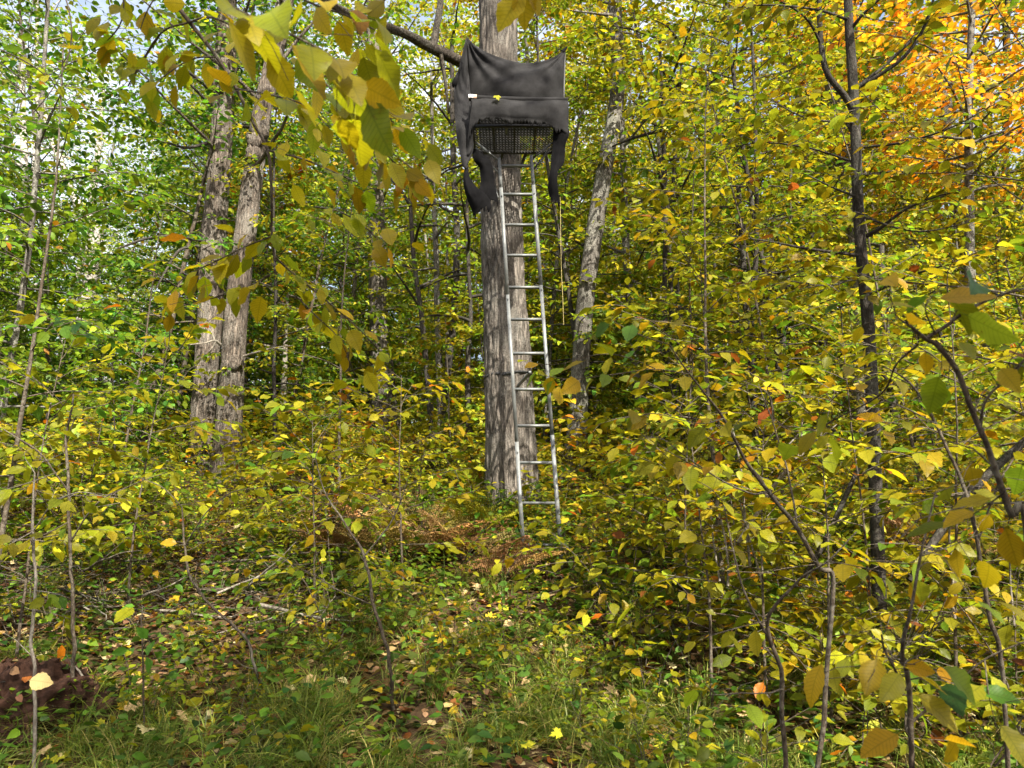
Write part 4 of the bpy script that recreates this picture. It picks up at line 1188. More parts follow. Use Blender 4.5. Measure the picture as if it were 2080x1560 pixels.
for i in range(7):
    rr = np.random.default_rng(600 + i); pal = ['oliveg', 'yellow', 'ygreen', 'olive', 'oliveg', 'lime', 'yellow'][i]
    res = make_shrub([1.2, 1.0, .8, 1.6, 1.4, .7, 1.2][i], rr, pal, int(rr.integers(2, 4)), int(rr.integers(5, 8)), .104)
    NEARSH.append((emit('shrub', (0, 0, -50), res, None, 'shrub', 'shrubs of the forest edge', n_single=300, bark=M_TWIG, foliage_name='foliage', r=rr, trunk_name='stem'), pal))
for i in range(6):
    rr = np.random.default_rng(650 + i); pal = ['yellow', 'ygreen', 'oliveg', 'yellow', 'gold', 'lime'][i]
    res = make_shrub([1.3, 1.1, .9, 1.6, 1.3, .8][i], rr, pal, int(rr.integers(4, 6)), int(rr.integers(7, 10)), .115, .085)
    MIDSH.append((emit('shrub', (0, 0, -50), res, None, 'shrub', 'shrubs of the forest edge', kind='mid', bark=M_TWIG, foliage_name='foliage', r=rr, trunk_name='stem'), pal))
nm_sh = Namer()
SHLOOK = {'oliveg': 'golden olive', 'yellow': 'yellow', 'ygreen': 'yellow-green', 'olive': 'olive', 'gold': 'golden', 'lime': 'light green'}
r = np.random.default_rng(91)
def put_shrub(stk, i, x, y, sc, tint=None):
    root, pal = stk[i % len(stk)]
    o = copy_plant(root, (x, y, float(ground_z(x, y))), r.uniform(0, 6.28), sc, tint, .08, r)
    nm_sh.add(o, f'{SHLOOK[pal]} {"low" if sc < .75 else "leafy"} shrub', gpx(x, y)[0])
def shrub_field(stk, ylo, yhi, n, gap, keep, scl):
    pts, t = [], 0
    while len(pts) < n and t < n * 80:
        t += 1
        y = math.sqrt(r.uniform(ylo ** 2, yhi ** 2)); x = r.uniform(-.8, .8) * (y + .3)
        px, py = gpx(x, y)
        sc = r.uniform(*scl)
        if any((x - a) ** 2 + (y - b) ** 2 < gap ** 2 for a, b in pts) or not keep(px, py, y): continue
        if 985 < px < 1190 and y < 7.1: continue
        if 960 < px < 1120 and y < 8.0: sc *= .5
        if px < 650 and py > 1170: continue
        if 360 < px < 520 and y < 10.4: sc *= .5
        if 690 < px < 985 and y < 8.3: continue
        pts.append((x, y)); put_shrub(stk, int(r.integers(len(stk))), x, y, sc)
shrub_field(NEARSH, 3.5, 6.8, 66, .40, lambda px, py, y: (px > 1250 and y > 3.4) or (px < 650 and py < 1170) or (px >= 650 and y > 5.4), (.6, 1.05))
def low_field(n, ylo, yhi, keep):
    pts, t = [], 0
    while len(pts) < n and t < n * 80:
        t += 1
        y = math.sqrt(r.uniform(ylo ** 2, yhi ** 2)); x = r.uniform(-.76, .76) * (y + .2); px, py = gpx(x, y)
        if any((x - a) ** 2 + (y - b) ** 2 < .06 for a, b in pts) or not keep(px, py): continue
        pts.append((x, y)); put_shrub(NEARSH, int(r.integers(len(NEARSH))), x, y, r.uniform(.3, .55), [(.55, .85, 1.0), (.85, 1, 1), (.7, .95, 1), (1, 1, 1)][int(r.integers(4))])
low_field(62, 4.0, 7.6, lambda px, py: px < 1260 and not (px < 160 and py > 1330) and r.random() < (.35 if 150 < px < 560 and 1180 < py < 1330 else 1))
for px_, Y_, sc_, k_ in ((1000, 7.75, .72, 5), (1062, 7.6, .6, 2), (1112, 7.7, .7, 5), (960, 7.95, .8, 2), (905, 8.1, .8, 5), (1150, 7.5, .7, 2), (1030, 7.3, .5, 5), (1085, 7.35, .55, 5), (860, 7.9, .7, 2)):
    g_ = gp_at(px_, Y_); put_shrub(NEARSH, k_, g_[0], g_[1], sc_, (.6, .9, 1.0))
shrub_field(MIDSH, 6.2, 10.5, 135, .34, lambda px, py, y: True, (.55, 1.1))
shrub_field(MIDSH, 10.5, 16, 100, .55, lambda px, py, y: True, (.7, 1.2))

# ------------------------------------------------------------------ near branches with big leaves
def leaf_twig(lv, wd, px_path, r, pal, leaf, count, k=5, hang=.55, org=None, jit=.4):
    """A twig through photograph places with `count` leaves along it; the blades hang and tilt towards the light."""
    p, rad = px_trunk(px_path)
    s = smooth_path(np.column_stack([p, rad]), max(10, len(px_path) * 5))
    wd.tube(s[:, :3], np.maximum(s[:, 3], .0008), k)
    n = len(s)
    for i in range(count):
        u = (i + r.uniform(.1, .9)) / count * (n - 1) * .97 + .03 * (n - 1); j = min(int(u), n - 2)
        q = s[j, :3] + (s[j + 1, :3] - s[j, :3]) * (u - j)
        T = nrmz(s[j + 1, :3] - s[j, :3]); S = np.cross(T, (0, 0, 1)); S = nrmz(S)
        sd = 1 if i % 2 else -1
        d = T * r.uniform(.2, .9) + S * sd * r.uniform(.5, 1.1) - np.array((0, 0, 1)) * r.normal(hang, jit) + r.normal(0, .15, 3)
        d = nrmz(d)
        nn = nrmz(np.array((0, -.35, 1.0)) + r.normal(0, .5, 3))
        sz = leaf * r.uniform(.65, 1.2)
        c = colours(1, pal, r)[0] if isinstance(pal, str) else np.array(pal)
        if r.random() < .6:                      # a side twig carries the leaf away from the main one
            e_ = q + nrmz(S * sd * r.uniform(.4, 1) + T * r.uniform(.1, .8) + r.normal(0, .35, 3)) * leaf * r.uniform(.3, 1.7)
            wd.tube(np.array([q, q * .5 + e_ * .5 + (0, 0, .006), e_]), .0007, 4); q = e_
        q2 = q + d * sz * .22
        lv.add(q2, d, nn, sz, c)

def near_plant(name, loc, stems, twigs, label, cat, seed, bark=M_TWIG, kset=None, branch_name='branch', thin=1.0, spurs=0):
    r = np.random.default_rng(seed)
    loc = np.asarray(loc, float)
    root = empty(name, loc, label, cat)
    for i, st in enumerate(stems):
        w = Wood()
        if isinstance(st, list): p, rad = px_trunk(st)
        else: p, rad = st
        s = smooth_path(np.column_stack([p, np.asarray(rad) * thin]), 60)
        for q in range(len(s)):
            t_ = Vector(s[q, :3]) * 9 + Vector((seed, i, 0))
            s[q, 0] += s[q, 3] * 1.3 * noise.noise(t_); s[q, 2] += s[q, 3] * .8 * noise.noise(t_ + Vector((7, 3, 1)))
            s[q, 3] *= 1 + .22 * max(0, noise.noise(t_ * 3.0))
        w.tube(s[:, :3], s[:, 3], 9)
        for q in range(spurs):
            j = int(r.integers(12, 56)); bp = branch_path(s[j, :3], r.uniform(0, 6.28), r.uniform(.1, .9), r.uniform(.06, .3), r, 5, -.2, .25)
            w.tube(bp, np.linspace(max(s[j, 3] * .35, .001), .0006, 5), 5)
        nm = 'trunk' if i == 0 else branch_name
        link(nm, w.mesh(nm, bark, loc), root)
    lv = Leaves()
    for tw in twigs:
        w = Wood()
        leaf_twig(lv, w, *tw[:1], r, *tw[1:])
        link('twig', w.mesh('twig', bark, loc), root)
    if lv.count():
        A = lv.arr()
        A = (A[0] - loc,) + A[1:]
        for i in range(len(A[0])): single_leaf(A, i, root, r)
    return root

# hornbeam outside the left border whose branches hang into the picture
hx, hy = -1.75, 1.15
h0 = np.array((hx, hy, float(ground_z(hx, hy))))
OL, OB, OY = [(.24, .22, .012)] * 3
PAL['hang'] = [((.40, .39, .014), 6), ((.48, .40, .014), 4), ((.28, .34, .016), 2), ((.54, .36, .014), .5), ((.50, .22, .014), .12)]
PAL['hangor'] = [((.46, .38, .014), 5), ((.52, .34, .014), 1.8), ((.54, .25, .014), .5), ((.40, .38, .014), 5)]
PAL['hangg'] = [((.24, .31, .015), 4), ((.32, .36, .015), 4), ((.40, .38, .015), 2)]
trunk = (np.array([h0 - (0, 0, .1), h0 + (.02, .03, 1.2), h0 + (.06, .1, 2.2), h0 + (.16, .2, 3.1), h0 + (.25, .3, 4.2)]), np.array([.035, .03, .026, .02, .012]))
b1 = [(-760, -420, 1.35, 16), (-300, -300, 1.6, 14), (60, -170, 1.9, 12), (345, -8, 2.15, 10)]
b1s = (np.concatenate([[h0 + (.08, .12, 2.3)], px_trunk(b1)[0]]), np.concatenate([[.016], px_trunk(b1)[1]]))
b2 = [(-500, -500, 1.0, 16), (0, -300, 1.0, 14), (300, -120, 1.0, 10), (420, -20, 1.0, 9)]
b2s = (np.concatenate([[h0 + (.05, .08, 2.0)], px_trunk(b2)[0]]), np.concatenate([[.016], px_trunk(b2)[1]]))
TW = [
    ([(345, -8, 2.15, 10), (385, 45, 2.15, 9), (440, 115, 2.15, 8), (480, 180, 2.15, 8), (515, 250, 2.15, 7), (545, 310, 2.15, 7), (552, 400, 2.15, 6), (552, 470, 2.2, 5), (558, 530, 2.2, 5)], 'hang', 0.076, 11),
    ([(385, 45, 2.15, 6), (430, 35, 2.0, 5), (490, 62, 1.9, 4), (560, 90, 1.8, 3)], 'hang', 0.080, 14),
    ([(420, -20, 1.0, 9), (500, 30, 1.0, 7), (590, 70, 1.0, 6), (680, 120, 1.0, 5), (740, 190, 1.02, 4)], 'hang', 0.080, 24),
    ([(560, -30, 1.25, 6), (640, 10, 1.25, 5), (700, 30, 1.25, 4), (760, 60, 1.25, 3)], 'hang', 0.071, 11),
    ([(560, 130, 1.5, 5), (640, 150, 1.5, 4), (700, 170, 1.5, 4), (750, 215, 1.5, 3)], 'hang', 0.080, 18),
    ([(640, 150, 1.7, 5), (690, 200, 1.7, 4), (720, 250, 1.7, 4), (770, 300, 1.72, 3), (820, 345, 1.75, 3), (870, 365, 1.75, 2)], 'hangor', 0.080, 38),
    ([(700, 210, 1.8, 4), (760, 215, 1.8, 3), (800, 250, 1.8, 2)], 'hangor', 0.076, 13),
    ([(545, 305, 2.15, 4), (620, 325, 2.1, 4), (690, 355, 2.1, 3), (760, 385, 2.1, 2)], 'hang', 0.076, 18),
    ([(480, 180, 2.15, 4), (560, 195, 1.9, 4), (620, 215, 1.85, 3), (670, 260, 1.85, 2)], 'hang', 0.080, 19),
    ([(385, 45, 2.15, 4), (330, 65, 2.15, 4), (285, 130, 2.2, 3), (260, 175, 2.2, 3)], 'hangg', 0.080, 13),
    ([(440, 115, 2.15, 4), (390, 120, 2.15, 3), (340, 150, 2.15, 3), (290, 190, 2.15, 2)], 'hang', 0.080, 14),
    ([(250, -30, 2.1, 4), (250, 30, 2.1, 3), (230, 70, 2.1, 3), (190, 100, 2.1, 2)], 'hang', 0.080, 9),
    ([(330, -30, 2.1, 4), (300, 20, 2.1, 3), (285, 60, 2.1, 2)], 'hang', 0.076, 5),
    ([(556, 520, 2.2, 5), (600, 560, 2.25, 4), (650, 600, 2.3, 4), (720, 660, 2.35, 3), (780, 720, 2.4, 2)], 'hang', 0.076, 23),
    ([(553, 480, 2.2, 4), (500, 500, 2.2, 3), (440, 530, 2.2, 3), (380, 560, 2.25, 2), (340, 600, 2.25, 2)], 'hang', 0.076, 26),
    ([(545, 560, 2.2, 4), (500, 585, 2.2, 3), (450, 600, 2.2, 3), (400, 615, 2.2, 2)], 'hang', 0.076, 14),
    ([(640, 420, 2.3, 4), (690, 430, 2.3, 3), (740, 460, 2.3, 3), (780, 500, 2.3, 2)], 'hang', 0.076, 15),
    ([(600, 600, 2.3, 3), (640, 640, 2.3, 3), (690, 690, 2.3, 2), (720, 760, 2.35, 2)], 'hangor', 0.076, 13),
    ([(850, -40, 1.7, 4), (800, -10, 1.7, 3), (740, 20, 1.7, 3), (690, 50, 1.7, 2)], 'hang', 0.080, 11),
    ([(120, -40, 2.4, 3), (140, 20, 2.4, 3), (145, 80, 2.4, 3), (130, 140, 2.4, 2), (100, 190, 2.4, 2), (65, 232, 2.4, 2)], 'hangg', 0.057, 2),
    ([(0, 100, 2.6, 3), (60, 130, 2.6, 3), (120, 170, 2.6, 2), (185, 182, 2.6, 2)], 'hangg', 0.057, 4),
    ([(310, 60, 2.15, 3), (330, 60, 2.15, 3), (300, 110, 2.2, 2), (276, 150, 2.2, 2), (262, 180, 2.2, 1)], 'hang', 0.076, 4),
]
near_plant('hornbeam_tree', h0, [trunk, b1s, b2s], TW, 'slender tree whose olive-leaved branches hang into the upper left corner', 'tree', 700)

# twig with two broad leaves hanging over the top of the oak
hx2 = np.array((.9, -.15, float(ground_z(.9, -.15))))
t2 = (np.array([hx2 - (0, 0, .1), hx2 + (0, .03, 1.5), hx2 + (-.03, .1, 2.4), hx2 + (-.1, .2, 3.0)]), np.array([.02, .017, .013, .006]))
tp = [(1250, -520, .95, 8), (1150, -190, 1.1, 6), (1060, -40, 1.2, 4)]
t2b = (np.concatenate([[hx2 + (-.03, .1, 2.4)], px_trunk(tp)[0]]), np.concatenate([[.009], px_trunk(tp)[1]]))
root = near_plant('overhead_sapling', hx2, [t2, t2b], [], 'sapling with broad yellow leaves dangling over the top of the oak', 'sapling', 701)
lv = Leaves()
for px, py, dx, dy, sz, c in ((1062, -20, -.5, -.75, .085, (.40, .32, .012)), (1060, -30, .12, -1, .075, (.38, .28, .012)), (1075, -25, .5, -.9, .05, (.36, .26, .012))):
    p = P(px, py, 1.2); lv.add(p - hx2, np.array((dx, .12, dy)), np.array((.1, -.9, .35)), sz, c)
A = lv.arr()
for i in range(3): single_leaf(A, i, root, rng)

# near shrubs at the lower right, some leaves very close
def ground_stem(px, Y, spec):
    g = gp_at(px, Y)
    p, rad = px_trunk(spec)
    return g, (np.concatenate([[g - (0, 0, .05)], p]), np.concatenate([[rad[0] * 1.1], rad]))
def bent_shrub(basepx, Y, stem, forks, twigs, label, seed, name='hazel_shrub', bark=M_TWIG):
    g, st = ground_stem(basepx, Y, stem)
    return near_plant(name, g, [st] + forks, twigs, label, 'shrub', seed, bark, branch_name='branch', thin=.72, spurs=5)
PAL['spot'] = [((.50, .36, .014), 4), ((.42, .34, .014), 4), ((.32, .33, .018), 3), ((.18, .26, .018), 2)]
bent_shrub(2150, 1.45, [(2095, 1200, 1.35, 17), (2050, 1040, 1.32, 17), (2000, 900, 1.3, 16), (1955, 780, 1.28, 15), (1905, 705, 1.26, 14), (1880, 688, 1.25, 12), (1840, 655, 1.22, 8)],
    [[(1880, 690, 1.25, 10), (1920, 665, 1.25, 10), (1970, 628, 1.25, 9), (2030, 600, 1.25, 8), (2110, 580, 1.25, 6)],
     [(1990, 870, 1.3, 9), (2000, 815, 1.28, 7), (2040, 770, 1.26, 6), (2110, 700, 1.24, 5)],
     [(1865, 700, 1.25, 7), (1820, 740, 1.35, 6), (1790, 800, 1.45, 5), (1700, 850, 1.6, 4), (1640, 880, 1.7, 2)]],
    [([(1850, 665, 1.22, 4), (1830, 650, 1.22, 3), (1815, 635, 1.22, 2)], 'spot', .05, 3), ([(1900, 690, 1.26, 4), (1915, 705, 1.26, 3), (1935, 720, 1.26, 2)], 'spot', .06, 5),
     ([(1900, 680, 1.25, 4), (1880, 630, 1.2, 3), (1890, 600, 1.2, 2)], 'olive', .08, 4), ([(2030, 600, 1.25, 4), (1990, 580, 1.25, 3), (1950, 570, 1.25, 2)], 'green', .075, 3),
     ([(1700, 850, 1.6, 3), (1660, 870, 1.65, 2), (1600, 880, 1.7, 1)], 'spot', .075, 5), ([(2040, 1000, 1.3, 4), (2000, 1030, 1.35, 3), (1950, 1060, 1.4, 2)], 'spot', .08, 5),
     ([(2060, 760, 1.25, 3), (2090, 720, 1.25, 2)], 'olive', .08, 3)],
    'thick forked stem at the right border with curled spotted leaves close to the camera', 710)
bent_shrub(1630, 3.1, [(1690, 1230, 3.0, 13), (1660, 1150, 2.95, 13), (1610, 1060, 2.9, 12), (1560, 1000, 2.85, 11), (1510, 930, 2.8, 9), (1470, 850, 2.7, 7), (1400, 760, 2.6, 5), (1360, 700, 2.55, 3)],
    [[(1560, 1000, 2.85, 7), (1520, 1000, 2.8, 5), (1440, 960, 2.75, 4), (1330, 880, 2.7, 2)], [(1620, 1070, 2.9, 6), (1600, 960, 2.9, 5), (1570, 860, 2.9, 4), (1540, 780, 2.9, 2)]],
    [([(1440, 960, 2.75, 3), (1380, 930, 2.7, 2), (1300, 880, 2.6, 2)], 'olive', .085, 9), ([(1400, 760, 2.6, 3), (1330, 750, 2.5, 2), (1250, 760, 2.45, 2), (1160, 770, 2.4, 2), (1090, 760, 2.4, 1)], 'spot', .08, 16),
     ([(1470, 850, 2.7, 3), (1420, 860, 2.6, 2), (1330, 840, 2.5, 2), (1290, 850, 2.5, 1)], 'olive', .085, 8), ([(1570, 860, 2.9, 2), (1560, 800, 2.9, 2), (1500, 770, 2.9, 1)], 'olive', .08, 7),
     ([(1360, 700, 2.55, 2), (1300, 680, 2.5, 2), (1240, 650, 2.45, 1)], 'green', .085, 4), ([(1400, 780, 2.6, 2), (1250, 720, 2.5, 2), (1130, 740, 2.4, 1), (1065, 735, 2.4, 1)], 'spot', .075, 8)],
    'long leaning hazel stem reaching left across the ladder', 711)
bent_shrub(1610, 2.9, [(1590, 1430, 2.7, 13), (1580, 1340, 2.65, 12), (1560, 1260, 2.6, 10), (1620, 1180, 2.5, 7), (1680, 1140, 2.4, 5), (1740, 1080, 2.35, 3)],
    [[(1575, 1320, 2.65, 8), (1520, 1220, 2.65, 6), (1490, 1120, 2.7, 5), (1470, 1020, 2.75, 3)], [(1590, 1400, 2.7, 6), (1560, 1408, 2.5, 4), (1500, 1408, 2.3, 3), (1440, 1412, 2.2, 2)]],
    [([(1500, 1408, 2.3, 2), (1470, 1411, 2.2, 2), (1440, 1412, 2.2, 1)], (.34, .46, .03), .07, 2), ([(1680, 1140, 2.4, 3), (1740, 1150, 2.3, 2), (1830, 1170, 2.2, 2)], 'spot', .076, 7), ([(1490, 1120, 2.7, 3), (1440, 1110, 2.6, 2), (1400, 1100, 2.6, 1)], 'olive', .085, 7),
     ([(1560, 1260, 2.6, 3), (1480, 1280, 2.5, 2), (1420, 1300, 2.4, 1)], 'spot', .076, 5), ([(1470, 1020, 2.75, 2), (1440, 990, 2.7, 2), (1400, 970, 2.7, 1)], 'olive', .08, 6)],
    'slim brown stem with a bright sunlit leaf held out low to its left', 712)
bent_shrub(1880, 2.0, [(1850, 1480, 1.75, 15), (1830, 1340, 1.65, 12), (1850, 1240, 1.6, 9), (1870, 1130, 1.6, 7), (1900, 1000, 1.6, 4)],
    [[(1840, 1400, 1.7, 8), (1800, 1330, 1.6, 6), (1790, 1290, 1.55, 4)], [(1850, 1470, 1.75, 8), (1930, 1400, 1.7, 6), (2000, 1340, 1.65, 5), (2090, 1300, 1.6, 4)]],
    [([(1800, 1330, 1.6, 4), (1820, 1345, 1.5, 3), (1860, 1350, 1.45, 2)], 'spot', .076, 7), ([(1840, 1450, 1.7, 4), (1840, 1480, 1.6, 3), (1850, 1500, 1.5, 2)], (.46, .28, .012), .08, 3), ([(1850, 1380, 1.65, 3), (1890, 1375, 1.6, 2), (1940, 1390, 1.6, 1)], 'green', .08, 3),
     ([(1870, 1130, 1.6, 3), (1930, 1110, 1.6, 2), (2000, 1080, 1.6, 1)], 'spot', .08, 6), ([(2000, 1340, 1.65, 3), (2010, 1420, 1.6, 2), (2030, 1500, 1.6, 1)], 'spot', .08, 5), ([(1900, 1000, 1.6, 2), (1960, 980, 1.6, 1), (2040, 960, 1.6, 1)], 'olive', .085, 5)],
    'brown stem with a cluster of spotted green and gold leaves low by the right border', 713)
bent_shrub(2060, 2.9, [(2040, 1400, 2.7, 12), (2010, 1250, 2.65, 12), (1985, 1100, 2.6, 11), (1960, 1000, 2.6, 10), (1900, 860, 2.6, 8), (1850, 780, 2.6, 6), (1790, 740, 2.6, 3)],
    [[(1985, 1100, 2.6, 6), (2030, 980, 2.5, 5), (2080, 900, 2.5, 4)], [(1900, 860, 2.6, 5), (1840, 830, 2.5, 4), (1760, 800, 2.5, 3), (1700, 790, 2.5, 2)]],
    [([(1900, 860, 2.6, 3), (1840, 850, 2.5, 2), (1760, 880, 2.4, 2)], 'spot', .076, 8), ([(1850, 780, 2.6, 3), (1800, 760, 2.5, 2), (1720, 740, 2.5, 2), (1660, 700, 2.5, 1)], 'olive', .085, 10), ([(1960, 1000, 2.6, 3), (1900, 1010, 2.5, 2), (1830, 1030, 2.4, 1)], 'spot', .076, 7), ([(2030, 980, 2.5, 2), (2060, 930, 2.5, 2), (2100, 900, 2.5, 1)], 'olive', .085, 5)],
    'tall brown stem rising left of the thick forked stem', 714)
bent_shrub(150, 4.6, [(150, 1270, 4.6, 10), (145, 1150, 4.6, 9), (140, 1000, 4.6, 8), (135, 900, 4.6, 7), (150, 800, 4.6, 4)],
    [[(143, 1100, 4.6, 5), (200, 1020, 4.5, 4), (280, 980, 4.4, 3)], [(140, 1000, 4.6, 5), (80, 920, 4.5, 4), (20, 880, 4.5, 3)]],
    [([(200, 1020, 4.5, 3), (280, 980, 4.4, 2), (340, 960, 4.4, 2)], 'yellow', .09, 10), ([(80, 920, 4.5, 3), (20, 880, 4.5, 2), (-30, 850, 4.5, 2)], 'yellow', .09, 9), ([(135, 900, 4.6, 3), (160, 840, 4.6, 2), (220, 820, 4.6, 2)], 'lime', .09, 9), ([(140, 1060, 4.6, 3), (80, 1090, 4.5, 2), (20, 1100, 4.4, 2)], 'yellow', .09, 9), ([(142, 950, 4.6, 2), (60, 980, 4.4, 2), (-10, 1000, 4.3, 1)], 'oliveg', .09, 8)],
    'straight stemmed hazel above the red earth mound', 715)
bent_shrub(72, 3.9, [(70, 1380, 3.9, 9), (64, 1290, 3.9, 9), (72, 1200, 3.9, 8), (66, 1080, 3.9, 7), (70, 960, 3.9, 4)], [[(66, 1080, 3.9, 4), (110, 1020, 3.8, 3), (160, 1000, 3.7, 2)]],
    [([(66, 1080, 3.9, 2), (30, 1100, 3.8, 2), (-10, 1120, 3.8, 1)], 'yellow', .085, 7), ([(110, 1020, 3.8, 2), (160, 1000, 3.7, 2), (220, 1010, 3.7, 1)], 'yellow', .085, 8), ([(72, 1200, 3.9, 2), (110, 1205, 3.7, 2), (140, 1215, 3.6, 1)], 'green', .085, 4), ([(70, 960, 3.9, 2), (50, 920, 3.9, 1), (100, 900, 3.9, 1)], 'yellow', .085, 7)],
    'pale crooked stem standing in the red earth mound', 716, bark=M_PALE)
bent_shrub(535, 5.2, [(525, 1380, 4.6, 8), (500, 1300, 4.6, 8), (440, 1240, 4.6, 7), (390, 1180, 4.6, 7), (375, 1110, 4.6, 6), (370, 1030, 4.6, 4)], [[(375, 1110, 4.6, 4), (420, 1040, 4.5, 3), (470, 1000, 4.5, 2)]],
    [([(420, 1040, 4.5, 2), (470, 1000, 4.5, 2), (540, 990, 4.5, 1)], 'oliveg', .085, 9), ([(370, 1030, 4.6, 2), (330, 990, 4.6, 2), (280, 970, 4.6, 1)], 'yellow', .085, 8), ([(390, 1180, 4.6, 2), (410, 1130, 4.4, 2), (400, 1120, 4.4, 1)], 'yellow', .085, 3)],
    'curved bare stem bending over the stick pile', 717)
bent_shrub(295, 4.4, [(290, 1330, 4.3, 5), (288, 1270, 4.3, 4), (289, 1232, 4.3, 3)], [], [([(289, 1240, 4.3, 2), (288, 1234, 4.3, 1), (280, 1230, 4.3, 1)], (.46, .46, .02), .15, 1), ([(290, 1320, 4.3, 2), (300, 1300, 4.2, 2), (320, 1292, 4.1, 1)], (.10, .24, .03), .085, 6)],
    'seedling topped by one big yellow leaf in front of the stick pile', 718, 'seedling')
bent_shrub(800, 4.6, [(790, 1340, 4.5, 10), (760, 1230, 4.5, 9), (740, 1130, 4.5, 8), (700, 1060, 4.5, 6), (660, 1000, 4.5, 4), (640, 930, 4.5, 3)], [[(740, 1130, 4.5, 5), (800, 1050, 4.5, 4), (830, 970, 4.5, 2)], [(760, 1230, 4.5, 4), (690, 1200, 4.4, 3), (620, 1170, 4.4, 2)]],
    [([(660, 1000, 4.5, 2), (620, 980, 4.5, 2), (560, 970, 4.5, 1)], 'oliveg', .085, 8), ([(800, 1050, 4.5, 2), (760, 1010, 4.4, 2), (720, 1000, 4.4, 1)], 'ygreen', .085, 8), ([(640, 930, 4.5, 2), (660, 880, 4.5, 2), (700, 850, 4.5, 1)], 'oliveg', .085, 8), ([(690, 1200, 4.4, 2), (640, 1170, 4.4, 2), (600, 1150, 4.4, 1)], 'lime', .08, 6)],
    'branching brown shrub in front of the rusty ferns', 719)

# bare dead white twigs
def bare_plant(name, specs, label, cat, mat):
    p0 = P(*specs[0][0][:3]); p0[2] = float(ground_z(p0[0], p0[1]))
    root = empty(name, p0, label, cat)
    for sp in specs:
        p, rad = px_trunk(sp); s = smooth_path(np.column_stack([p, rad]), 16)
        w = Wood(); w.tube(s[:, :3], s[:, 3], 6); link('branch', w.mesh('branch', mat, p0), root)
bare_plant('dead_branch', [[(1500, 1100, 4.6, 8), (1540, 1040, 4.5, 8), (1570, 990, 4.5, 8), (1610, 940, 4.5, 8), (1636, 912, 4.5, 7), (1628, 890, 4.5, 4), (1630, 850, 4.5, 3)], [(1636, 912, 4.5, 5), (1665, 890, 4.4, 4), (1700, 862, 4.4, 2)], [(1624, 932, 4.5, 4), (1670, 925, 4.4, 3), (1710, 915, 4.4, 2)], [(1624, 880, 4.5, 3), (1600, 905, 4.5, 3), (1560, 940, 4.6, 2)]],
           'bleached dead branch slanting up with a forked tip', 'dead branch', M_PALE)
bare_plant('dead_branch', [[(1850, 1180, 4.2, 15), (1890, 1110, 4.2, 16), (1940, 1040, 4.2, 17), (2000, 970, 4.2, 17), (2100, 880, 4.2, 15)]], 'dark dead branch leaning across behind the thick forked stem', 'dead branch', M_DARK)
bare_plant('dead_branch', [[(1630, 1180, 5.0, 11), (1680, 1090, 5.0, 11), (1740, 960, 5.0, 9), (1790, 870, 5.0, 7)]], 'dark leaning stick before the stout trunk', 'dead branch', M_DARK)
for i, (a, b, c, w_) in enumerate([((1462, 1180), (1448, 1090), (1440, 980), 6), ((1478, 1190), (1470, 1080), (1456, 960), 7), ((1500, 1170), (1492, 1090), (1482, 1000), 5), ((1524, 1150), (1512, 1040), (1488, 870), 8), ((1550, 1220), (1530, 1120), (1500, 1000), 7), ((1940, 1260), (1936, 1160), (1930, 1040), 8), ((2060, 1270), (2052, 1180), (2040, 1080), 6)]):
    Y = 4.8 if a[0] < 1700 else 4.3
    bare_plant('bare_stem', [[(*a, Y, w_ * .75), (a[0] * .6 + b[0] * .4 + 5 * math.sin(i * 2.1), a[1] * .6 + b[1] * .4, Y, w_ * .7), (*b, Y, w_ * .62), (b[0] * .5 + c[0] * .5 - 6 * math.sin(i * 1.7), b[1] * .5 + c[1] * .5, Y - .05, w_ * .5), (*c, Y - .1, w_ * .35)]], f'pale sunlit bare stem {"in the thicket right of the ladder" if a[0] < 1700 else "beside the lit litter by the right border"}, {ordinal(i if i < 5 else i - 5)} from the left', 'bare stem', M_PALE)

# ------------------------------------------------------------------ earth mound of an uprooted stump, sticks
def mound():
    r = np.random.default_rng(117)
    c = gp(28, 1475)
    V, Q = [], []
    a, b = 70, 120
    for i in range(a + 1):
        ph = (math.pi * .58) * i / a
        for j in range(b):
            t = 2 * math.pi * j / b
            d = Vector((math.sin(ph) * math.cos(t), math.sin(ph) * math.sin(t), math.cos(ph)))
            rr = 1 + .42 * noise.noise(d * 1.7 + Vector((3, 1, 0))) + .20 * noise.noise(d * 4.3) + .13 * noise.noise(d * 10) - .10 * abs(noise.noise(d * 21)) + .05 * noise.noise(d * 47)
            lobe = 1 + .35 * max(0, d.x) * (1 if d.y > -.2 else .4)
            V.append((d.x * .46 * rr * lobe - .05, d.y * .42 * rr, d.z * .36 * rr * (1 + .25 * d.x) - .03))
    for i in range(a):
        for j in range(b): Q.append((i * b + j, (i + 1) * b + j, (i + 1) * b + (j + 1) % b, i * b + (j + 1) % b))
    o = empty('earth_mound', c, 'mound of bare red-brown earth heaved up by a fallen tree', 'earth mound')
    link('soil', mesh_from('soil', V, Q, mat=M_EARTH), o)
    for k in range(16):
        v = np.array(V[int(r.integers(b * 8, b * 55))]); az = r.uniform(0, 6.28)
        w = Wood(); w.tube(branch_path(v * .97, az, r.normal(-.1, .5), r.uniform(.12, .5), r, 8, -.5, .3), np.linspace(r.uniform(.003, .009), .001, 8), 6)
        link('root', w.mesh('root', [M_TWIG, M_DARK, M_PALE][k % 3]), o)
    lv = Leaves()
    for k in range(60):
        v = np.array(V[int(r.integers(b * 2, b * 60))]); n_ = nrmz(v[None] * (1, 1, 1.6))[0]
        lv.add(v + n_ * .012, r.normal(0, 1, 3) * (1, 1, .3), n_ + r.normal(0, .3, 3), r.uniform(.03, .075), colours(1, 'litter', r)[0])
    tag(link('leaf_litter', leaf_mesh('leaf_litter', lv.arr(), 'mid', M_DRY, r, 1.2), o), kind='stuff')
mound()
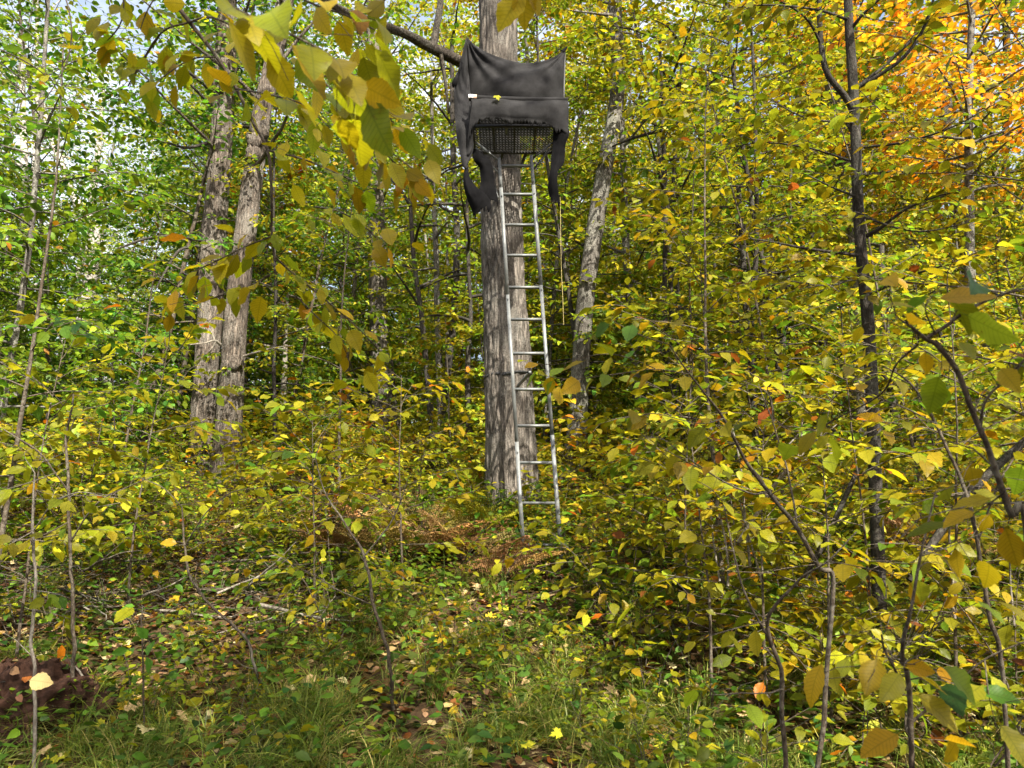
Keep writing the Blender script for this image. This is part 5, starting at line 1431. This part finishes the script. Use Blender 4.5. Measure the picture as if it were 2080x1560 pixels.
r = np.random.default_rng(121)
nst = 0
for i in range(30):
    px, py = r.uniform(20, 620), r.uniform(1130, 1300)
    g = gp(px, py); L = r.uniform(.4, 1.5); az = r.normal(.25, .7)
    pts = [g + np.array((0, 0, r.uniform(.02, .22)))]
    e = r.normal(.05, .16)
    for k in range(5):
        az += r.normal(0, .14); e += r.normal(0, .08)
        pts.append(pts[-1] + L / 5 * np.array((math.cos(az) * math.cos(e), math.sin(az) * math.cos(e) * .6, math.sin(e))))
    w = Wood(); s = smooth_path(pts, 14); rd_ = r.uniform(.005, .018)
    w.tube(s - g, np.linspace(rd_, rd_ * .4, 14), 6)
    for k in range(int(r.integers(1, 4))):
        j = int(r.integers(3, 11)); w.tube(branch_path(s[j] - g, az + r.choice([-1, 1]) * .8, r.normal(.3, .3), L * .25, r, 5, 0), np.linspace(rd_ * .4, rd_ * .15, 5), 4)
    o = link('fallen_stick', w.mesh('fallen_stick', [M_TWIG, M_DARK, M_PALE][i % 3]), None, g)
    tag(o, f'{["brown", "blackish", "bleached"][i % 3]} {"long" if L > .95 else "short"} {"thick" if rd_ > .014 else "thin"} stick in the brush pile, {ordinal(i)} of the pile', 'stick', 'sticks of the brush pile')
# mass of small twigs in the pile
w = Wood()
for i in range(420):
    px, py = r.uniform(0, 700), r.normal(1215, 55)
    if py < 1080: continue
    g = gp(px, py); L = r.uniform(.15, .6)
    w.tube(branch_path(g + (0, 0, r.uniform(.0, .16)), r.uniform(0, 6.28), r.normal(.1, .3), L, r, 4, -.1), np.linspace(.004, .0015, 4), 4, cap=False)
o = link('brush_litter', w.mesh('brush_litter', M_TWIG)); tag(o, 'tangle of thin dead twigs over the litter', kind='stuff')

# ------------------------------------------------------------------ ferns turned rust brown
def fern(px, py, n, L, label, pal='fern', seed=0, dz=0.25, lie=.3):
    r = np.random.default_rng(seed + 900)
    g = gp(px, py)
    root = empty('fern', g, label, 'fern', 'ferns under the oak')
    for f in range(n):
        az = r.uniform(0, 6.28); c0 = colours(1, pal, r, .12)[0]
        path = branch_path((0, 0, 0), az, r.uniform(1.0, 1.4), L * r.uniform(.8, 1.15), r, 9, -.85 - lie * .6, .06)
        w = Wood(); w.tube(path, np.linspace(.004, .001, 9), 4)
        lv = Leaves()
        s = smooth_path(path, 30)
        for i in range(7, 30):
            u = i / 29; T = nrmz(s[min(i + 1, 29)] - s[i - 1]); S = nrmz(np.cross(T, (0, 0, 1)))
            pl = L * .34 * math.sin(math.pi * min(1, (u - .2) / .8 * .85 + .13))
            for sd in (-1, 1):
                d0 = nrmz(S * sd + T * .35 - np.array((0, 0, .3)))
                k = max(int(pl / .018), 2)
                q = s[i] + d0[None] * np.linspace(.1, 1, k)[:, None] * pl
                for sd2 in (-1, 1):
                    dd = nrmz(d0 * .5 + T * sd2 * .8 + r.normal(0, .15, 3))
                    lv.add(q, np.repeat(dd[None], k, 0), nrmz(np.array((0, 0, 1.0)) + r.normal(0, .3, (k, 3))), .03 * np.linspace(1, .5, k), c0 * r.uniform(.8, 1.2))
        fr = link('frond', leaf_mesh('frond', lv.arr(), 'far', M_DRY, r, .8), root)
        link('stalk', w.mesh('stalk', M_TWIG), fr)
fern(830, 1150, 7, 0.84, 'rust coloured fern spreading lowest left of the oak foot', seed=1)
fern(765, 1110, 6, 0.81, 'reddish brown fern left of the rust coloured one', seed=2)
fern(940, 1140, 7, 0.84, 'tan fern right beside the oak foot', seed=3)
fern(1020, 1190, 5, 0.68, 'brown fern frond bending at the foot of the ladder', seed=4)
fern(965, 1105, 6, 0.74, 'yellowing fern behind the tan one', 'oliveg', seed=5)
fern(1000, 1075, 6, 0.81, 'green fern reaching across the oak foot', 'forb', seed=6)
fern(690, 1150, 6, 0.68, 'dull brown fern furthest left of the oak', seed=7)
fern(1880, 1180, 6, 0.94, 'pale dry fern between stems near the right border', seed=8)
fern(640, 930, 7, 0.94, 'brown fern on the bank right of the twin trunks', seed=9)
fern(880, 960, 6, 0.81, 'brown fern on the bank behind the tan one', seed=10)

# ------------------------------------------------------------------ seedlings
def seedling(px, py, h, nl, leaf, label, cat, seed, lset='maple', pal='forb', name='maple_seedling'):
    r = np.random.default_rng(seed); g = gp(px, py)
    root = empty(name, g, label, cat, 'seedlings on the forest floor')
    st = branch_path((0, 0, -.02), r.uniform(0, 6.28), 1.35, h, r, 6, .1, .08)
    w = Wood(); w.tube(st, np.linspace(.003, .0015, 6), 5); link('stem', w.mesh('stem', M_TWIG), root)
    lv = Leaves()
    for k in range(nl):
        a = k * 2.1 + r.normal(0, .3); u = 1 - .5 * k / nl
        p = st[min(int(u * 5), 5)]
        d = np.array((math.cos(a), math.sin(a), r.normal(-.1, .2))); pt = p + d * leaf * .4
        ww = Wood(); ww.tube(np.array([p, pt]), .0008, 3, cap=False); link('stalk', ww.mesh('stalk', M_TWIG), root)
        lv.add(pt, d, nrmz(np.array((0, -.2, 1.0)) + r.normal(0, .25, 3)), leaf * r.uniform(.75, 1.15), colours(1, pal, r)[0])
    A = lv.arr()
    for i in range(len(A[0])): single_leaf(A, i, root, r, leafset=lset)
nm_seed = Namer()
SEEDS = [(580, 1520, .12, 5, .085), (640, 1490, .12, 4, .07), (845, 1425, .2, 6, .07), (830, 1480, .1, 5, .075), (930, 1350, .12, 3, .075), (985, 1300, .2, 5, .09), (1140, 1480, .14, 5, .075), (1080, 1500, .12, 4, .07), (250, 1410, .14, 6, .07), (330, 1300, .2, 6, .08), (560, 1330, .15, 4, .075),
         (1020, 1290, .2, 4, .07), (1180, 1270, .2, 4, .08), (1120, 1300, .2, 4, .08), (720, 1330, .14, 5, .07), (880, 1330, .15, 4, .08), (1300, 1290, .2, 4, .08), (1500, 1440, .12, 3, .07), (1530, 1500, .1, 2, .07), (1760, 1490, .15, 5, .07), (1400, 1250, .2, 4, .08), (450, 1390, .12, 5, .06), (640, 1250, .2, 5, .07), (1240, 1210, .25, 5, .08), (900, 1230, .22, 5, .08), (1730, 1250, .2, 5, .08), (1640, 1300, .2, 5, .08), (1560, 1340, .2, 4, .08)]
for i, (px, py, h, n_, lf_) in enumerate(SEEDS):
    px0 = px
    seedling(px, py, h, n_, lf_, f'small green {"lobed" if i % 3 else "round"} seedling {"in front of the brush pile" if px < 500 else "in the sedge below the ladder" if px < 1200 else "in the litter at right"}, {ordinal(sorted([s for s in SEEDS], key=lambda s: s[0]).index(SEEDS[i]))} from left', 'seedling', 800 + i, 'maple' if i % 3 else 'near')

# ------------------------------------------------------------------ grass, forbs, undergrowth and litter
def in_rect(n, x0, x1, y0, y1, r): return r.uniform(x0, x1, n), r.uniform(y0, y1, n)
def grass():
    r = np.random.default_rng(131)
    cx, cy, cn, ch = [], [], [], []
    def clumps(n, ylo, yhi, h, m, keep):
        k = 0
        while k < n:
            y = r.uniform(ylo, yhi); x = r.uniform(-.78, .78) * (y + .2)
            px, py = gpx(x, y)
            if r.random() > keep(px, py): continue
            cx.append(x); cy.append(y); cn.append(int(m * r.uniform(.5, 1.5))); ch.append(h * r.uniform(.6, 1.3)); k += 1
    dens = lambda px, py: float(np.clip(.32 + .9 * noise.noise(Vector((px / 170, py / 110, 0))), .03, 1))
    clumps(330, 2.9, 4.6, .34, 50, lambda px, py: dens(px, py) * (0 if px < 140 and py < 1470 else 1))
    clumps(420, 4.6, 7.2, .32, 36, lambda px, py: dens(px, py) * (.25 if px < 650 and py < 1320 else 1))
    clumps(500, 7.2, 10, .3, 22, dens)
    X = np.repeat(cx, cn); Y = np.repeat(cy, cn); H = np.repeat(ch, cn)
    M = len(X)
    az = r.uniform(0, 2 * math.pi, M); lean = r.uniform(.5, 1.5, M)
    sx, sy = r.normal(0, .035, M), r.normal(0, .035, M)
    L = H * r.uniform(.55, 1.25, M); W = r.uniform(.0017, .0038, M)
    base = np.stack([X + sx, Y + sy, ground_z(X + sx, Y + sy) - .01], 1)
    lev = 5; t = np.linspace(0, 1, lev)
    D = np.stack([np.cos(az), np.sin(az)], 1); S = np.stack([-np.sin(az), np.cos(az)], 1)
    tw = r.normal(0, .6, M)
    V = np.zeros((M, lev, 2, 3))
    for i, u in enumerate(t):
        out = lean * L * (u ** 1.6) * .85; up = L * (u - .55 * lean * u * u)
        c = base + np.concatenate([D * out[:, None], up[:, None]], 1)
        w = (W * (1 - u ** 2 * .92))[:, None]
        off = np.concatenate([S * w, (w * np.sin(tw)[:, None] * .4)], 1)
        V[:, i, 0] = c - off; V[:, i, 1] = c + off
    q = []
    k = np.arange(M)[:, None] * (lev * 2)
    for i in range(lev - 1): q.append(np.concatenate([k + 2 * i, k + 2 * i + 1, k + 2 * i + 3, k + 2 * i + 2], 1))
    cc = np.array([(.11, .17, .025), (.19, .23, .04), (.08, .13, .022), (.30, .28, .07), (.36, .29, .11)])[r.choice(5, M, p=[.34, .28, .2, .12, .06])]
    clumpc = np.repeat(r.lognormal(0, .22, len(cx)), cn)
    cc = np.clip(cc * clumpc[:, None] * r.lognormal(0, .15, M)[:, None], .01, .7)
    o = link('grass', mesh_from('grass', V.reshape(-1, 3), np.concatenate(q), mat=M_GRASS, tint=np.repeat(cc, lev * 2, 0)))
    tag(o, 'arching woodland sedge in soft tufts', kind='stuff')
grass()

def ground_leaves(name, label, n, ylo, yhi, pal, size, zlo, zhi, kind, mat, seed, flat, keep=None, width=1.0, span=.8, dclump=None):
    r = np.random.default_rng(seed)
    y = np.sqrt(r.uniform(ylo ** 2, yhi ** 2, n)); x = r.uniform(-span, span, n) * (y + .5)
    if keep is not None:
        ok = keep(x, y, r); x, y = x[ok], y[ok]
    m = len(x)
    p = np.stack([x, y, ground_z(x, y) + zlo + (zhi - zlo) * r.uniform(0, 1, m) ** 1.3], 1)
    a = r.uniform(0, 6.28, m)
    d = np.stack([np.cos(a), np.sin(a), r.normal(-.05, .2, m)], 1)
    nn = nrmz(np.array((0, 0, 1.0)) + r.normal(0, flat, (m, 3)))
    lv = Leaves(); lv.add(p, d, nn, size * r.uniform(.55, 1.2, m), colours(m, pal, r))
    o = link(name, leaf_mesh(name, lv.arr(), kind, mat, r, width)); tag(o, label, kind='stuff')
def clumpy(x, y, r, s=1.6, b=.0): return np.array([noise.noise(Vector((a * s, c * s, 4.0))) for a, c in zip(x, y)]) + r.normal(0, .18, len(x)) > b
ground_leaves('ground_cover', 'low green herbs and seedlings between the tufts', 15000, 3.0, 7.5, 'forb', .075, .03, .36, 'mid', M_MASS, 141, .35, lambda x, y, r: clumpy(x, y, r, 1.8, -.1))
ground_leaves('ground_cover', 'low green and yellow undergrowth around the oak', 16000, 6.2, 12, 'lime', .075, .02, .6, 'mid', M_MASS, 142, .4, lambda x, y, r: clumpy(x, y, r, 1.3, -.15))
ground_leaves('undergrowth', 'yellow undergrowth carpeting the bank and the deeper wood', 60000, 10, 28, 'yellow', .11, .02, 1.1, 'far', M_MASS, 143, .4, lambda x, y, r: clumpy(x, y, r, .8, -.25))
ground_leaves('undergrowth', 'rust brown bracken patches on the deeper forest floor', 7000, 10, 24, 'fern', .07, .02, .6, 'far', M_DRY, 144, .5, lambda x, y, r: clumpy(x, y, r, .7, .1))
ground_leaves('leaf_litter', 'brown and tan leaf litter covering the soil', 30000, 2.4, 9, 'litter', .075, .005, .04, 'mid', M_DRY, 145, .35, None, 1.25)
ground_leaves('leaf_litter', 'pale leaf litter far back under the trees', 12000, 9, 24, 'litter', .09, .01, .05, 'far', M_DRY, 146, .35)

# single fallen leaves, the ones that show largest
def fallen():
    r = np.random.default_rng(151)
    spots = [(960, 1548, 'drymaple', PALE, .10, 'big pale tan maple leaf lying at the very bottom below the ladder'), (60, 1382, 'dry', (.55, .42, .18), .115, 'big tan toothed leaf stuck on the red earth mound'),
             (535, 1385, 'drymaple', RED, .07, 'red maple leaf among the grass, left one of a pair'), (562, 1388, 'drymaple', RED, .07, 'red maple leaf among the grass, right one of a pair'), (605, 1378, 'drymaple', RED, .05, 'small red leaf right of the red pair'),
             (915, 1456, 'drymaple', GOLD, .07, 'round golden leaf low under the ladder'), (1210, 1515, 'dry', GOLD, .07, 'golden leaf at the bottom beside the bright grass tuft'), (1262, 1530, 'drymaple', GOLD, .07, 'spotted golden leaf right of the bright grass tuft'),
             (215, 1486, 'drymaple', YELL, .075, 'bright yellow maple leaf on the sedge at lower left'), (335, 1470, 'drymaple', YELL, .08, 'yellow maple leaf lying over another in the sedge'), (322, 1462, 'drymaple', YELL, .07, 'upper of two overlapping yellow maple leaves'),
             (465, 1382, 'drymaple', YELL, .055, 'small yellow leaf upright in the grass'), (440, 1386, 'dry', YELL, .06, 'small yellow leaf left of the upright one'), (650, 1400, 'drymaple', GOLD, .06, 'golden maple leaf beside cream ones'),
             (590, 1412, 'drymaple', PALE, .06, 'cream maple leaf near the golden one'), (1190, 1405, 'dry', RUST, .075, 'rusty oval leaf standing in dark litter'), (1120, 1350, 'dry', YELL, .075, 'yellow curled leaf in the litter below the ladder'),
             (1165, 1355, 'dry', GOLD, .075, 'narrow golden leaf upright in the litter'), (1265, 1430, 'dry', PALE, .07, 'pale leaf standing on edge in the grass'), (1340, 1475, 'drymaple', RUST, .07, 'red-brown maple leaf at the bottom right of the tuft'),
             (1590, 1510, 'drymaple', PALE, .08, 'cream maple leaf leaning on a stem at lower right'), (1740, 1512, 'dry', (.5, .38, .14), .08, 'flat tan oval leaf at lower right'), (1400, 1465, 'dry', TAN, .07, 'tan leaf left of the slim brown stem'),
             (520, 1540, 'dryoak', BROWN, .12, 'dark brown oak leaf at the bottom edge'), (390, 1545, 'dryoak', RUST, .12, 'rusty oak leaf at the lower left'), (1660, 1465, 'dryoak', TAN, .11, 'tan oak leaf in the shade at lower right'), (475, 1140, 'dryoak', PALE, .12, 'grey-green oak leaf caught in the shrub above the brush pile')]
    for px, py, ls, c, sz, lab in spots:
        g = gp(px, py); lv = Leaves()
        up = 1.0 if 'stuck' not in lab and 'caught' not in lab else .2
        pos = g + np.array((0, -.02, .05 if 'caught' not in lab else .35))
        if 'stuck' in lab: pos = P(px, py, 3.25)
        a = r.uniform(0, 6.28)
        lv.add(pos, np.array((math.cos(a), math.sin(a) * .6, r.normal(0, .15))), np.array((0, -.55, up)) + r.normal(0, .2, 3), sz, np.array(c) * r.uniform(.9, 1.15))
        o = single_leaf(lv.arr(), 0, None, r, leafset=ls, name='fallen_leaf'); tag(o, lab, 'leaf', 'fallen leaves')
    kinds = [('dry', 'oval'), ('drymaple', 'maple'), ('dryoak', 'oak')]
    cols = [(TAN, 'tan'), (PALE, 'cream'), (YELL, 'yellow'), (GOLD, 'golden'), (RUST, 'rusty'), (BROWN, 'dark brown'), ((.30, .30, .03), 'yellow-green')]
    nm = Namer(); k = 0
    while k < 210:
        y = r.uniform(2.9, 6.4); x = r.uniform(-.72, .72) * y
        px, py = gpx(x, y)
        if not (-20 < px < 2100 and 1190 < py < 1580): continue
        ls, sh = kinds[int(r.choice(3, p=[.45, .4, .15]))]; c, cn = cols[int(r.choice(7, p=[.26, .18, .18, .12, .1, .1, .06]))]
        lv = Leaves(); a = r.uniform(0, 6.28)
        lv.add((x, y, float(ground_z(x, y)) + r.uniform(.03, .14)), (math.cos(a), math.sin(a), r.normal(0, .25)), np.array((0, -.15, 1.0)) + r.normal(0, .35, 3), r.uniform(.06, .11) * (1.3 if sh == 'oak' else 1), np.array(c) * r.lognormal(0, .15))
        o = single_leaf(lv.arr(), 0, None, r, leafset=ls, name='fallen_leaf'); tag(o, None, 'leaf', 'fallen leaves')
        nm.add(o, (f'{cn} {sh} leaf', 'upper' if py < 1380 else 'lower'), px); k += 1
    cells = {}
    def zn(px):
        return 'left of the brush pile end' if px < 350 else 'before the brush pile' if px < 700 else 'left of the ladder foot' if px < 1000 else 'below the ladder' if px < 1250 else 'right of the ladder foot' if px < 1550 else 'among the stems at right'
    for o, (look, ul), px in nm.items: cells.setdefault((look, ul, zn(px)), []).append((px, o))
    for (look, ul, z_), v in cells.items():
        v.sort(key=lambda t: t[0])
        for i, (px, o) in enumerate(v): o['label'] = f'{look} on {"farther" if ul == "upper" else "nearer"} ground {z_}' + (f', {ordinal(i)} from left' if len(v) > 1 else '')
fallen()

# prototypes were parked below ground: take them out again, label the placed ones
def remove(root):
    for ch in list(root.children): bpy.data.objects.remove(ch)
    bpy.data.objects.remove(root)
for lst in (MID, SAP, FAR, FARG, HIGH, NEARSH, MIDSH):
    for t in lst: remove(t[0])
nm_mid.done(); nm_far.done(); nm_sap.done(); nm_sh.done()
